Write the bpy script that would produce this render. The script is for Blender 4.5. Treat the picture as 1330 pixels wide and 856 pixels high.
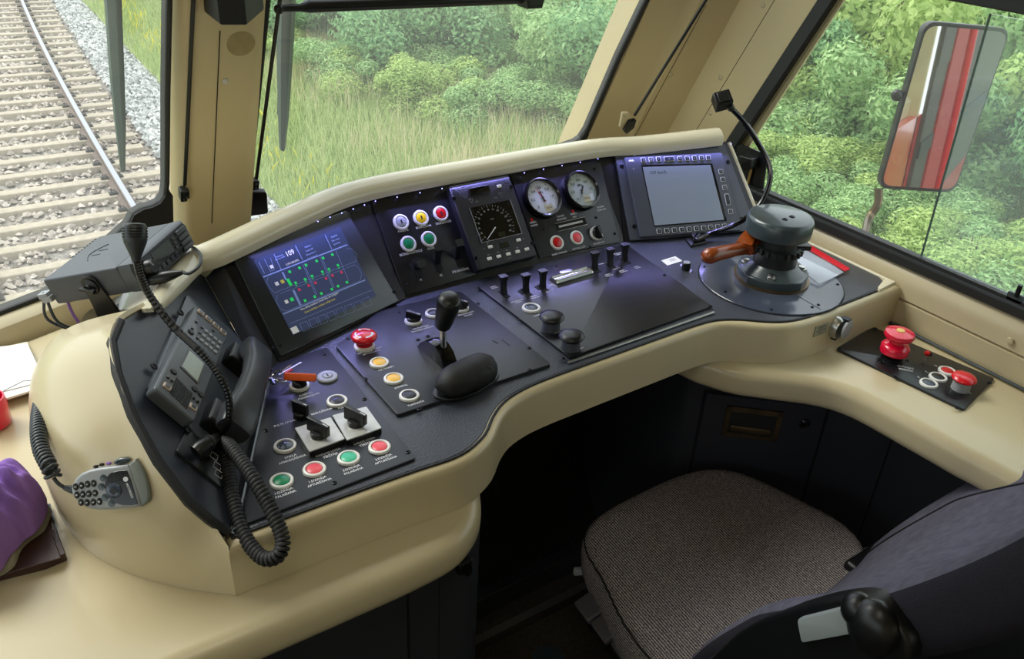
import bpy, bmesh, math, random
import numpy as np
from mathutils import Vector, Matrix, noise
random.seed(7); rng = np.random.default_rng(7)
for o in list(bpy.data.objects): bpy.data.objects.remove(o)
SC = bpy.context.scene; COL = SC.collection
PI = math.pi
# ------------------------------------------------------------ camera, sky, lights, exposure
YAW, PITCH, ROLL, FPX = math.radians(35.508), math.radians(30.462), math.radians(3.185), 1105.0
CAM = Vector((0, 0, 1.52))
FW = Vector((math.sin(YAW)*math.cos(PITCH), math.cos(YAW)*math.cos(PITCH), -math.sin(PITCH)))
_r = FW.cross(Vector((0, 0, 1))).normalized(); _u = _r.cross(FW)
RT = _r*math.cos(ROLL)+_u*math.sin(ROLL); UP = -_r*math.sin(ROLL)+_u*math.cos(ROLL)
cd = bpy.data.cameras.new('camera'); cam = bpy.data.objects.new('camera', cd); COL.objects.link(cam)
cd.sensor_width = 36; cd.lens = FPX/1330*36; cd.clip_start = .02; cd.clip_end = 300
cam.matrix_world = Matrix(((RT.x, UP.x, -FW.x, CAM.x), (RT.y, UP.y, -FW.y, CAM.y), (RT.z, UP.z, -FW.z, CAM.z), (0, 0, 0, 1)))
SC.camera = cam
SC.view_settings.view_transform = 'Standard'; SC.view_settings.look = 'None'
SC.view_settings.gamma = 1; SC.view_settings.exposure = 0.0
SC.view_settings.use_curve_mapping = False
wd = bpy.data.worlds.new('overcast_sky'); SC.world = wd; wd.use_nodes = True
nt = wd.node_tree; bg = nt.nodes['Background']; bg.inputs[1].default_value = 1.9
tc = nt.nodes.new('ShaderNodeTexCoord'); sp = nt.nodes.new('ShaderNodeSeparateXYZ'); cr = nt.nodes.new('ShaderNodeValToRGB')
nt.links.new(tc.outputs['Generated'], sp.inputs[0]); nt.links.new(sp.outputs[2], cr.inputs[0]); nt.links.new(cr.outputs[0], bg.inputs[0])
cr.color_ramp.elements[0].position = 0.0; cr.color_ramp.elements[0].color = (.82, .88, .92, 1)
cr.color_ramp.elements[1].position = .9; cr.color_ramp.elements[1].color = (.95, 1.0, 1.08, 1)
sd = bpy.data.lights.new('sun', 'SUN'); sd.energy = 2.8; sd.angle = .5; sd.color = (1, .96, .88)
so = bpy.data.objects.new('sun', sd); COL.objects.link(so); so.rotation_euler = (math.radians(42), 0, math.radians(-150))
ld = bpy.data.lights.new('cab_fill', 'AREA'); ld.energy = 3.2; ld.size = .9; ld.size_y = .3; ld.shape = 'RECTANGLE'; ld.color = (1, .93, .82)  # unseen fill light added overhead to brighten the cream interior
lo = bpy.data.objects.new('cab_fill', ld); COL.objects.link(lo); lo.location = (-.1, .1, 2.02)

def ray(x, y): return FW + RT*((x-665)/FPX) - UP*((y-428)/FPX)
def Z(x, y, z): d = ray(x, y); return CAM + d*((z-CAM.z)/d.z)
def X(x, y, v): d = ray(x, y); return CAM + d*((v-CAM.x)/d.x)
def Y(x, y, v): d = ray(x, y); return CAM + d*((v-CAM.y)/d.y)
def D(x, y, dep): return CAM + ray(x, y)*dep
def PL(x, y, p, n): d = ray(x, y); return CAM + d*((Vector(p)-CAM).dot(n)/d.dot(n))

# ------------------------------------------------------------ materials
def lin(c):
    return tuple(((v/255)/12.92 if v/255 <= .04045 else ((v/255+.055)/1.055)**2.4) for v in c)+(1,)
MATS = {}
def mat(name, col, rough=.5, metal=0, bump=0, bscale=60, var=0, vscale=8, emit=0, ecol=None, coat=0, spec=.5, col2=None, aniso=None):
    m = bpy.data.materials.new(name); m.use_nodes = True; t = m.node_tree; b = t.nodes['Principled BSDF']
    c = lin(col); b.inputs['Base Color'].default_value = c; b.inputs['Roughness'].default_value = rough
    b.inputs['Metallic'].default_value = metal; b.inputs['Specular IOR Level'].default_value = spec
    if coat: b.inputs['Coat Weight'].default_value = coat; b.inputs['Coat Roughness'].default_value = .08
    if emit: b.inputs['Emission Color'].default_value = lin(ecol or col); b.inputs['Emission Strength'].default_value = emit
    tcn = t.nodes.new('ShaderNodeTexCoord')
    src = tcn.outputs['Object']
    if aniso:
        mp = t.nodes.new('ShaderNodeMapping'); mp.inputs['Scale'].default_value = aniso
        t.links.new(src, mp.inputs[0]); src = mp.outputs[0]
    if var:
        n = t.nodes.new('ShaderNodeTexNoise'); n.inputs['Scale'].default_value = vscale; n.inputs['Detail'].default_value = 6
        t.links.new(src, n.inputs[0])
        r = t.nodes.new('ShaderNodeValToRGB'); r.color_ramp.elements[0].position = .3; r.color_ramp.elements[1].position = .7
        c2 = lin(col2) if col2 else tuple(v*(1-var) for v in c[:3])+(1,)
        r.color_ramp.elements[0].color = c2; r.color_ramp.elements[1].color = c
        t.links.new(n.outputs[0], r.inputs[0]); t.links.new(r.outputs[0], b.inputs['Base Color'])
    if bump:
        n = t.nodes.new('ShaderNodeTexNoise'); n.inputs['Scale'].default_value = bscale; n.inputs['Detail'].default_value = 3
        t.links.new(src, n.inputs[0])
        bp = t.nodes.new('ShaderNodeBump'); bp.inputs['Strength'].default_value = bump; bp.inputs['Distance'].default_value = .002
        t.links.new(n.outputs[0], bp.inputs['Height']); t.links.new(bp.outputs[0], b.inputs['Normal'])
    MATS[name] = m; return m
cream = mat('cream_gelcoat', (201, 187, 152), .3, var=.10, vscale=5, bump=.04, bscale=9, coat=.15)
creamp = mat('cream_pillar_paint', (212, 194, 150), .38, var=.12, vscale=3, bump=.05, bscale=6)
creamc = mat('cream_lip', (222, 215, 188), .2, var=.06, vscale=6, coat=.25)
dtop = mat('dark_blue_grey_desktop', (62, 66, 76), .30, bump=.5, bscale=420, var=.12, vscale=30)
plate = mat('satin_dark_plate', (34, 37, 44), .36, bump=.08, bscale=300, var=.25, vscale=14)
plate2 = mat('scuffed_black_plate', (27, 28, 32), .30, bump=.10, bscale=120, var=.3, vscale=9)
fasc = mat('black_fascia', (24, 25, 31), .34, bump=.1, bscale=350)
slopem = mat('blue_grey_fascia', (44, 49, 60), .36, bump=.08, bscale=300, var=.1)
blk = mat('black_plastic', (16, 17, 19), .35)
blks = mat('black_gloss_plastic', (12, 12, 14), .12)
rub = mat('black_rubber', (20, 20, 22), .62, bump=.15, bscale=200)
gasket = mat('dark_window_gasket', (32, 33, 32), .55)
hsg = mat('grey_handset_plastic', (46, 49, 54), .36, bump=.05, bscale=500)
radm = mat('slate_radio_case', (66, 70, 78), .42, bump=.12, bscale=600)
white = mat('white_legend', (222, 224, 230), .6)
wring = mat('white_bezel', (226, 226, 222), .28)
steel = mat('brushed_steel', (190, 190, 186), .28, metal=1, bump=.05, bscale=80, var=.15, vscale=30)
chrome = mat('chrome', (220, 220, 215), .12, metal=1)
tinp = mat('worn_metal_plate', (206, 206, 202), .32, metal=.35, var=.3, vscale=30)
dsteel = mat('dark_screw', (40, 40, 44), .35, metal=.8)
green = mat('green_lens', (6, 128, 78), .3); mint = mat('mint_lens', (70, 190, 150), .3)
redl = mat('red_lens', (196, 14, 24), .3); pink = mat('rose_lens', (232, 84, 96), .3)
yellow = mat('yellow_lens', (236, 200, 20), .3); amber = mat('amber_lens', (240, 190, 70), .3)
greyl = mat('grey_lens', (66, 76, 90), .15)
redp = mat('red_plastic', (214, 24, 40), .25, coat=.4); pinkr = mat('crimson_plastic', (216, 14, 56), .22, coat=.5)
wood = mat('orange_brown_wood', (150, 70, 24), .25, var=.35, vscale=14, aniso=(2, 2, 9), coat=.5)
castm = mat('chipped_slate_paint', (62, 74, 80), .3, bump=.15, bscale=60, var=.4, vscale=22, coat=.3)
castd = mat('black_cast_iron', (34, 36, 36), .42, bump=.3, bscale=90)
brass = mat('dull_brass', (122, 104, 76), .35, metal=.8, var=.4, vscale=25)
cab = mat('navy_black_cabinet', (46, 48, 55), .42, bump=.05, bscale=200)
cabd = mat('groove_black', (6, 6, 8), .8)
floorm = mat('dark_brown_lino', (52, 44, 34), .6, var=.4, vscale=90, bump=.1)
fabric2 = mat('fleece_grey', (108, 106, 122), .95, bump=.9, bscale=900, var=.3, vscale=60, spec=.1)
purple = mat('purple_cotton', (150, 114, 190), .9, var=.2, vscale=9, bump=.3, bscale=400, spec=.1)
greyc = mat('grey_cotton', (150, 146, 130), .9, var=.2, vscale=20, spec=.1)
leather = mat('brown_leather', (62, 40, 34), .35, bump=.2, bscale=200)
paper = mat('white_paper', (236, 236, 232), .7); paper2 = mat('yellowed_paper', (214, 200, 168), .8, var=.1)
orange = mat('orange_tag', (238, 100, 44), .35)
cordg = mat('charcoal_cord', (52, 58, 62), .45)
silver = mat('silver_grey_plastic', (150, 154, 158), .34, bump=.03, bscale=500)
lcd = mat('pale_lcd', (150, 160, 150), .15); lcdd = mat('dark_lcd', (40, 42, 34), .2)
dialw = mat('white_dial', (214, 214, 220), .35); dialg = mat('grey_dial', (180, 186, 180), .35)
sleeper_m = mat('pale_concrete', (176, 164, 144), .85, var=.25, vscale=12, bump=.2)
railside = mat('rusty_rail', (110, 92, 80), .7, var=.4, vscale=15); railtop = mat('polished_rail_head', (168, 170, 182), .42, metal=.8)
redloco = mat('red_body_paint', (176, 24, 28), .6)
clipm = mat('dark_rail_clip', (46, 42, 40), .7)
keyred = mat('red_key_tape', (180, 30, 40), .5)
amberstick = mat('amber_stick', (226, 190, 110), .5)
ledm = mat('led', (150, 150, 255), .3, emit=5, ecol=(150, 150, 255))
scr_bg = mat('blue_display', (38, 46, 66), .14, emit=.34, ecol=(76, 88, 122))
scr_ln = mat('display_line', (120, 140, 180), .3, emit=.3, ecol=(110, 124, 160))
scr_tx = mat('display_text', (190, 190, 180), .3, emit=.5, ecol=(170, 172, 170))
scr_g = mat('display_green', (30, 190, 80), .3, emit=.6, ecol=(30, 180, 80)); scr_r = mat('display_red', (180, 50, 70), .3, emit=.5, ecol=(180, 50, 80))
scr_y = mat('display_yellow', (170, 160, 60), .3, emit=.45, ecol=(160, 150, 70))
scr2 = mat('pale_display', (118, 128, 142), .16, emit=.25, ecol=(120, 132, 152))
scr2d = mat('dim_display_text', (80, 92, 104), .2)
bezel = mat('charcoal_bezel', (44, 50, 56), .22)
bezel2 = mat('grey_bezel', (72, 77, 88), .38)
tintm = mat('wiper_grey', (52, 74, 66), .5)

def woven():
    m = bpy.data.materials.new('woven_seat_fabric'); m.use_nodes = True; t = m.node_tree; b = t.nodes['Principled BSDF']
    b.inputs['Roughness'].default_value = .95; b.inputs['Specular IOR Level'].default_value = .1
    tcn = t.nodes.new('ShaderNodeTexCoord'); mp = t.nodes.new('ShaderNodeMapping'); mp.inputs['Rotation'].default_value = (.5, .6, .35)
    t.links.new(tcn.outputs['Object'], mp.inputs[0])
    w = t.nodes.new('ShaderNodeTexWave'); w.inputs['Scale'].default_value = 85; w.inputs['Distortion'].default_value = 3.5; w.inputs['Detail'].default_value = 3; w.inputs['Detail Scale'].default_value = 8
    n = t.nodes.new('ShaderNodeTexNoise'); n.inputs['Scale'].default_value = 330; n.inputs['Detail'].default_value = 2
    t.links.new(mp.outputs[0], w.inputs[0]); t.links.new(mp.outputs[0], n.inputs[0])
    mx = t.nodes.new('ShaderNodeMath'); mx.operation = 'MULTIPLY'; t.links.new(w.outputs[1], mx.inputs[0]); t.links.new(n.outputs[0], mx.inputs[1])
    r = t.nodes.new('ShaderNodeValToRGB'); e = r.color_ramp.elements
    e[0].position = .05; e[0].color = lin((56, 50, 54)); e[1].position = .55; e[1].color = lin((186, 178, 178))
    t.links.new(mx.outputs[0], r.inputs[0]); t.links.new(r.outputs[0], b.inputs['Base Color'])
    bp = t.nodes.new('ShaderNodeBump'); bp.inputs['Strength'].default_value = .6; bp.inputs['Distance'].default_value = .002
    t.links.new(mx.outputs[0], bp.inputs['Height']); t.links.new(bp.outputs[0], b.inputs['Normal'])
    return m
woven_m = woven()
def glass_mat(name, tint=(.96, 1, .98, 1), refl=.04, veil=0):
    m = bpy.data.materials.new(name); m.use_nodes = True; t = m.node_tree; t.nodes.clear()
    o = t.nodes.new('ShaderNodeOutputMaterial'); a = t.nodes.new('ShaderNodeBsdfTransparent'); g = t.nodes.new('ShaderNodeBsdfGlossy')
    a.inputs[0].default_value = tint; g.inputs['Roughness'].default_value = .02
    lw = t.nodes.new('ShaderNodeLayerWeight'); lw.inputs[0].default_value = .5; pw = t.nodes.new('ShaderNodeMath'); pw.operation = 'POWER'; pw.inputs[1].default_value = 5
    f = t.nodes.new('ShaderNodeMath'); f.operation = 'MULTIPLY_ADD'; f.inputs[1].default_value = .9; f.inputs[2].default_value = refl; mx = t.nodes.new('ShaderNodeMixShader')
    t.links.new(lw.outputs['Facing'], pw.inputs[0]); t.links.new(pw.outputs[0], f.inputs[0])
    t.links.new(f.outputs[0], mx.inputs[0]); t.links.new(a.outputs[0], mx.inputs[1]); t.links.new(g.outputs[0], mx.inputs[2])
    if veil:  # white translucent veil mixed in to haze the view outside
        tl = t.nodes.new('ShaderNodeBsdfTranslucent'); tl.inputs[0].default_value = (.92, .95, .9, 1); m2 = t.nodes.new('ShaderNodeMixShader'); m2.inputs[0].default_value = veil
        t.links.new(mx.outputs[0], m2.inputs[1]); t.links.new(tl.outputs[0], m2.inputs[2]); t.links.new(m2.outputs[0], o.inputs[0])
    else: t.links.new(mx.outputs[0], o.inputs[0])
    return m
glass = glass_mat('window_glass', veil=.055); tint = glass_mat('smoky_film', (.45, .58, .54, 1))
plastic_clear = glass_mat('clear_sleeve', (.86, .88, .92, 1))

# ------------------------------------------------------------ mesh building
ORG = {}
def smooth_sharp(me, ang):
    me.polygons.foreach_set('use_smooth', [True]*len(me.polygons))
    try: me.set_sharp_from_angle(angle=math.radians(ang))
    except Exception: pass
class Fr:
    """a flat working frame: origin o, axes u, v and normal n (world metres)"""
    def __init__(s, o, u, v):
        s.o = Vector(o); s.u = Vector(u).normalized(); v = Vector(v); s.v = (v - s.u*v.dot(s.u)).normalized(); s.n = s.u.cross(s.v)
    def P(s, a, b, c=0): return s.o + s.u*a + s.v*b + s.n*c
    def at(s, px, py, h=0):
        p = PL(px, py, s.o + s.n*h, s.n) - s.o; return (p.dot(s.u), p.dot(s.v))
    def sub(s, a, b, c=0, rot=0):
        return Fr(s.P(a, b, c), s.u*math.cos(rot)+s.v*math.sin(rot), -s.u*math.sin(rot)+s.v*math.cos(rot))
W = Fr((0, 0, 0), (1, 0, 0), (0, 1, 0))
class MB:
    def __init__(s): s.v = []; s.f = []; s.mi = []; s.mats = []; s.cur = 0
    def m(s, mt):
        if mt not in s.mats: s.mats.append(mt)
        s.cur = s.mats.index(mt); return s
    def add(s, vs, fs):
        k = len(s.v); s.v += [tuple(p) for p in vs]
        for f in fs: s.f.append(tuple(i+k for i in f)); s.mi.append(s.cur)
        return s
    def box(s, fr, a0, a1, b0, b1, c0, c1):
        vs = [fr.P(a, b, c) for c in (c0, c1) for a, b in ((a0, b0), (a1, b0), (a1, b1), (a0, b1))]
        return s.add(vs, [(3, 2, 1, 0), (4, 5, 6, 7), (0, 1, 5, 4), (1, 2, 6, 5), (2, 3, 7, 6), (3, 0, 4, 7)])
    def rings(s, rs, closed=True, cap0=True, cap1=True):
        n = len(rs[0]); vs = [p for r in rs for p in r]; fs = []
        for i in range(len(rs)-1):
            for j in range(n if closed else n-1):
                a = i*n+j; b = i*n+(j+1) % n; fs.append((a, b, b+n, a+n))
        if cap0: fs.append(tuple(reversed(range(n))))
        if cap1: fs.append(tuple(range((len(rs)-1)*n, len(rs)*n)))
        return s.add(vs, fs)
    def lathe(s, fr, prof, n=24, a=0, b=0, cap0=True, cap1=True, sx=1, sy=1):
        rs = [[fr.P(a+max(r, 1e-5)*sx*math.cos(2*PI*i/n), b+max(r, 1e-5)*sy*math.sin(2*PI*i/n), z) for i in range(n)] for r, z in prof]
        return s.rings(rs, cap0=cap0, cap1=cap1)
    def slab(s, fr, poly, z0, z1, r=0, seg=4, r0=0, cap0=True):
        """prism over a polygon of (a,b) with rounded top edge r (and bottom edge r0)"""
        n = len(poly); area = sum(poly[i][0]*poly[(i+1) % n][1]-poly[(i+1) % n][0]*poly[i][1] for i in range(n))
        if area < 0: poly = poly[::-1]
        off = []
        for i in range(n):
            p0 = Vector(poly[i-1]); p1 = Vector(poly[i]); p2 = Vector(poly[(i+1) % n])
            d1 = (p1-p0).normalized(); d2 = (p2-p1).normalized(); n1 = Vector((-d1.y, d1.x)); n2 = Vector((-d2.y, d2.x))
            m_ = (n1+n2); l = m_.length
            if l < .3: m_ = n1; l = 1; off.append(m_)
            else: m_ = m_/l; off.append(m_/max(.45, m_.dot(n1)))
        def ring(z, o): return [fr.P(poly[i][0]+off[i].x*o, poly[i][1]+off[i].y*o, z) for i in range(n)]
        rs = []
        if r0:
            for k in range(seg+1):
                t = PI/2*k/seg; rs.append(ring(z0+r0*(1-math.cos(t)), r0*(1-math.sin(t))))
        else: rs.append(ring(z0, 0))
        if r:
            for k in range(seg+1):
                t = PI/2*k/seg; rs.append(ring(z1-r+r*math.sin(t), r*(1-math.cos(t))))
        else: rs.append(ring(z1, 0))
        return s.rings(rs, cap0=cap0)
    def tube(s, pts, r, n=10, closed=False, cap=True, flat=1.0):
        pts = [Vector(p) for p in pts]; N = len(pts); rs = []
        t0 = (pts[1]-pts[0]).normalized(); ref = Vector((0, 0, 1)) if abs(t0.z) < .9 else Vector((1, 0, 0))
        a = t0.cross(ref).normalized()
        for i, p in enumerate(pts):
            t = (pts[min(i+1, N-1)]-pts[max(i-1, 0)]).normalized()
            a = (a - t*a.dot(t)).normalized(); b = t.cross(a)
            rr = r[i] if isinstance(r, (list, tuple)) else r
            rs.append([p+a*rr*math.cos(2*PI*k/n)+b*rr*flat*math.sin(2*PI*k/n) for k in range(n)])
        return s.rings(rs, cap0=cap, cap1=cap)
    def ball(s, c, rx, ry=None, rz=None, n=12, fr=W):
        ry = ry or rx; rz = rz or rx; c = Vector(c)
        rs = []
        for i in range(n//2+1):
            t = -PI/2+PI*i/(n//2); q = max(math.cos(t), 1e-4)
            rs.append([c+fr.u*(rx*q*math.cos(2*PI*k/n))+fr.v*(ry*q*math.sin(2*PI*k/n))+fr.n*(rz*math.sin(t)) for k in range(n)])
        return s.rings(rs)
    def text(s, fr, txt, size, a=0, b=0, c=.0004, align='CENTER', sx=1.0):
        vs, fs = text_mesh(txt, align)
        return s.add([fr.P(a+x*size*sx, b+y*size, c) for x, y in vs], fs)
    def quad(s, pts): return s.add(pts, [tuple(range(len(pts)))])
    def build(s, name, parent=None, ang=35, bevel=0, bseg=2, origin=None, recalc=True):
        me = bpy.data.meshes.new(name)
        if parent is not None:
            og = ORG[parent.name]
        og0 = Vector(origin) if origin is not None else (ORG[parent.name] if parent is not None else base_of(s.v))
        me.from_pydata([(p[0]-og0[0], p[1]-og0[1], p[2]-og0[2]) for p in s.v], [], s.f)
        for mt in s.mats: me.materials.append(mt)
        me.polygons.foreach_set('material_index', s.mi)
        if recalc:
            bm = bmesh.new(); bm.from_mesh(me); bmesh.ops.recalc_face_normals(bm, faces=bm.faces); bm.to_mesh(me); bm.free()
        smooth_sharp(me, ang)
        o = bpy.data.objects.new(name, me); COL.objects.link(o); ORG[o.name] = Vector(og0)
        if parent is not None: o.parent = parent; o.location = Vector(og0)-og
        else: o.location = og0
        if bevel:
            bv = o.modifiers.new('bevel', 'BEVEL'); bv.width = bevel; bv.segments = bseg; bv.limit_method = 'ANGLE'; bv.angle_limit = math.radians(40)
        me.update(); return o
def base_of(v):
    a = np.array(v); return Vector((float((a[:, 0].min()+a[:, 0].max())/2), float((a[:, 1].min()+a[:, 1].max())/2), float(a[:, 2].min())))
_tc = {}
def text_mesh(txt, align):
    k = (txt, align)
    if k not in _tc:
        cu = bpy.data.curves.new('t', 'FONT'); cu.body = txt; cu.align_x = align; cu.size = 1; cu.resolution_u = 2; cu.offset = .012
        o = bpy.data.objects.new('t', cu); COL.objects.link(o)
        dg = bpy.context.evaluated_depsgraph_get(); me = bpy.data.meshes.new_from_object(o.evaluated_get(dg))
        _tc[k] = ([(v.co.x, v.co.y) for v in me.vertices], [tuple(p.vertices) for p in me.polygons])
        bpy.data.objects.remove(o); bpy.data.curves.remove(cu); bpy.data.meshes.remove(me)
    return _tc[k]
def thing(name, label, cat, base, group=None):
    o = bpy.data.objects.new(name, None); COL.objects.link(o); o.location = Vector(base); o.empty_display_size = .02
    ORG[o.name] = Vector(base); return tag(o, label, cat, group)
def tag(o, label=None, cat=None, group=None, kind=None):
    if label: o['label'] = label
    if cat: o['category'] = cat
    if group: o['group'] = group
    if kind: o['kind'] = kind
    return o
def struct(o): o['kind'] = 'structure'; return o
def crom(pts, k=6, closed=False):
    pts = [Vector(p) for p in pts]; n = len(pts); out = []
    rngi = range(n) if closed else range(n-1)
    for i in rngi:
        if closed: p0, p1, p2, p3 = pts[i-1], pts[i], pts[(i+1) % n], pts[(i+2) % n]
        else: p0, p1, p2, p3 = pts[max(i-1, 0)], pts[i], pts[i+1], pts[min(i+2, n-1)]
        for j in range(k):
            t = j/k
            out.append(.5*((2*p1)+(p2-p0)*t+(2*p0-5*p1+4*p2-p3)*t*t+(3*p1-p0-3*p2+p3)*t**3))
    if not closed: out.append(pts[-1])
    return out
def rrect(a0, a1, b0, b1, r, k=4):
    out = []
    for cx, cy, s0 in ((a1-r, b1-r, 0), (a0+r, b1-r, 1), (a0+r, b0+r, 2), (a1-r, b0+r, 3)):
        for i in range(k+1):
            t = PI/2*(s0+i/k); out.append((cx+r*math.cos(t), cy+r*math.sin(t)))
    return out
def roundpoly(poly, r, k=4):
    """round the corners of a polygon"""
    out = []; n = len(poly)
    for i in range(n):
        p0, p1, p2 = Vector(poly[i-1]), Vector(poly[i]), Vector(poly[(i+1) % n])
        rr = min(r, (p0-p1).length*.45, (p2-p1).length*.45); a = p1+(p0-p1).normalized()*rr; b = p1+(p2-p1).normalized()*rr
        for j in range(k+1):
            t = j/k; out.append(tuple((a*(1-t)**2+p1*2*t*(1-t)+b*t*t)))
    return out
def copy_tree(o, parent=None):
    c = o.copy(); COL.objects.link(c); ORG[c.name] = ORG.get(o.name, Vector((0, 0, 0)))
    if parent is not None: c.parent = parent
    for ch in list(o.children): copy_tree(ch, c)
    return c
# ============================================================ OUTSIDE: track, grass, bushes
RZ = -2.2
def hgt(x, y):                      # ground height of the verge
    d = max(0, x-3.2-.035*(y-8)); return -2.45+min(d, 40)*.035+.10*noise.noise(Vector((x*.35, y*.35, 0)))
gx = np.linspace(-30, 70, 101); gy = np.linspace(-25, 90, 116)
b = MB().m(mat('verge_soil_and_turf', (104, 124, 62), .95, var=.5, vscale=1.4, bump=.5, bscale=30, col2=(84, 92, 56), spec=.1))
vs = [(x, y, (hgt(x, y) if x > 3.0 else -2.5)) for y in gy for x in gx]
fs = [(j*101+i, j*101+i+1, (j+1)*101+i+1, (j+1)*101+i) for j in range(115) for i in range(100)]
b.add(vs, fs); struct(b.build('ground', ang=180, origin=(0, 0, -2.45)))
# the track bends gently to the right; rail head positions measured on z = RZ
def track_x(y): return 1.54+.030*(y-9)+.0016*(y-9)**2
def tdir(y): return Vector((.030+.0032*(y-9), 1, 0)).normalized()
b = MB().m(mat('ballast_bed_gravel', (150, 143, 134), .9, var=.55, vscale=26, bump=1, bscale=40, col2=(100, 93, 86)))
rows = []
for k in range(60):
    y = -6+k*.8; c = track_x(y)-.76; prof = [(-3.2, -2.5), (-2.1, RZ-.25), (-1.4, RZ-.215), (0, RZ-.22), (1.38, RZ-.215), (1.5, RZ-.18), (2.15, RZ-.26), (3.0, -2.46)]
    rows.append([Vector((c+px, y, pz)) for px, pz in prof])
b.rings(rows, closed=False, cap0=False, cap1=False)
bal = b.build('ballast_bed', ang=180, origin=(.5, 0, -2.4)); tag(bal, 'grey crushed stone bed under the railway track', 'ballast', kind='stuff')
# loose stones
stv = np.array([(0, 0, 1), (.9, 0, .1), (.2, .85, 0), (-.75, .5, .1), (-.7, -.5, 0), (.25, -.9, .1), (0, 0, -.8)], float)
stf = np.array([(0, 1, 2), (0, 2, 3), (0, 3, 4), (0, 4, 5), (0, 5, 1), (6, 2, 1), (6, 3, 2), (6, 4, 3), (6, 5, 4), (6, 1, 5)])
def stones(N, fx, name, mt, label, s0=.022, s1=.05):
    V = []; Fq = []
    M1 = len(stv)
    for i in range(N):
        y = 6.2+17*rng.random()**1.3; dx, dz = fx(); x = track_x(y)-.76+dx
        s = rng.uniform(s0, s1); a = rng.uniform(0, 6.3); ca, sa = math.cos(a), math.sin(a)
        q = stv*(s*rng.uniform(.7, 1.3), s*rng.uniform(.7, 1.3), s*.75)+rng.normal(0, s*.12, stv.shape)
        q = np.stack([q[:, 0]*ca-q[:, 1]*sa+x, q[:, 0]*sa+q[:, 1]*ca+y, q[:, 2]+dz], 1)
        V.append(q); Fq.append(stf+i*M1)
    b = MB().m(mt); b.v = [tuple(p) for p in np.concatenate(V)]; b.f = [tuple(int(t) for t in f) for f in np.concatenate(Fq)]; b.mi = [0]*len(b.f)
    o = b.build(name, ang=0, origin=(1.5, 10, -2.4), recalc=False); tag(o, label, 'ballast', kind='stuff'); return o
def stone_mat(name, a, c, trans=0):
    m = mat(name, a, .85, var=.1); t = m.node_tree; bs = t.nodes['Principled BSDF']
    g = t.nodes.new('ShaderNodeNewGeometry'); r = t.nodes.new('ShaderNodeValToRGB'); r.color_ramp.elements[0].color = lin(a); r.color_ramp.elements[1].color = lin(c)
    t.links.new(g.outputs['Random Per Island'], r.inputs[0]); t.links.new(r.outputs[0], bs.inputs['Base Color'])
    if trans:
        tl = t.nodes.new('ShaderNodeBsdfTranslucent'); mx = t.nodes.new('ShaderNodeMixShader'); mx.inputs[0].default_value = trans; o = t.nodes['Material Output']
        t.links.new(r.outputs[0], tl.inputs[0]); t.links.new(bs.outputs[0], mx.inputs[1]); t.links.new(tl.outputs[0], mx.inputs[2]); t.links.new(mx.outputs[0], o.inputs[0])
    return m
stones(11000, lambda: (rng.uniform(-2.0, 1.38), RZ-.195), 'track_ballast', stone_mat('warm_gravel', (112, 102, 92), (210, 198, 184)), 'brownish gravel filling the gaps between the sleepers')
def shoulder():
    d = rng.uniform(1.42, 2.75); return d, (RZ-.17 if d < 1.6 else RZ-.17-(d-1.6)*.12)
stones(13000, shoulder, 'shoulder_ballast', stone_mat('grey_gravel', (104, 106, 104), (212, 212, 206)), 'pale grey gravel shoulder beside the sleeper ends', .03, .062)
# sleepers
def sleeper_mesh():
    b = MB().m(sleeper_m); fr = W
    b.rings([[Vector((x, y*w, z)) for y, z in ((-.13, -.2), (.13, -.2), (.085, .0), (-.085, .0))] for x, w in ((-1.33, 1), (-1.32, 1), (-.95, 1), (-.5, .9), (0, .85), (.5, .9), (.95, 1), (1.33, 1))])
    o = b.build('railway_sleeper', origin=(0, 0, 0), bevel=.012); return o
s0 = None; yy = 6.4; ks = 0
rail_clip_src = None
while yy < 30:
    if s0 is None:
        o = s0 = sleeper_mesh(); tag(o, 'concrete sleeper lying across the track bed', 'sleeper', 'sleepers of the railway track')
        for sx in (-.84, -.68, .68, .84):
            q = MB().m(clipm); q.box(W, sx-.045, sx+.045, -.035, .035, -.005, .022); q.tube([(sx-.02, -.03, .02), (sx-.02, .02, .042), (sx+.02, .02, .042), (sx+.02, -.03, .02)], .008, 6)
            q.build('rail_clip', o, bevel=.006)
    else: o = copy_tree(s0)
    o.location = (track_x(yy)-.76, yy, RZ-.15); o.rotation_euler = (0, 0, -math.atan2(tdir(yy).x, tdir(yy).y)); yy += .545; ks += 1
def rail(dx, label):
    prof = [(-.07, -.165), (.07, -.165), (.065, -.155), (.012, -.14), (.010, -.05), (.036, -.04), (.037, -.006), (.028, 0), (-.028, 0), (-.037, -.006), (-.036, -.04), (-.010, -.05), (-.012, -.14), (-.065, -.155)]
    b = MB().m(railside); rs = []
    for k in range(80):
        y = -4+k*.5; t = tdir(y); nrm = Vector((t.y, -t.x, 0)); c = Vector((track_x(y), y, RZ))+nrm*dx
        rs.append([c+nrm*px+Vector((0, 0, pz)) for px, pz in prof])
    b.rings(rs, cap0=True, cap1=True); b.m(railtop)
    b.rings([[r[7]+Vector((0, 0, .0015)), r[8]+Vector((0, 0, .0015))] for r in rs], closed=False, cap0=False, cap1=False)
    return tag(b.build('rail', origin=(track_x(-4)+dx, 0, RZ-.165), recalc=False), label, 'rail', 'rails of the track')
rail(0, 'right-hand steel rail with a polished head'); rail(-1.52, 'left-hand steel rail of the same track')

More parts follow.
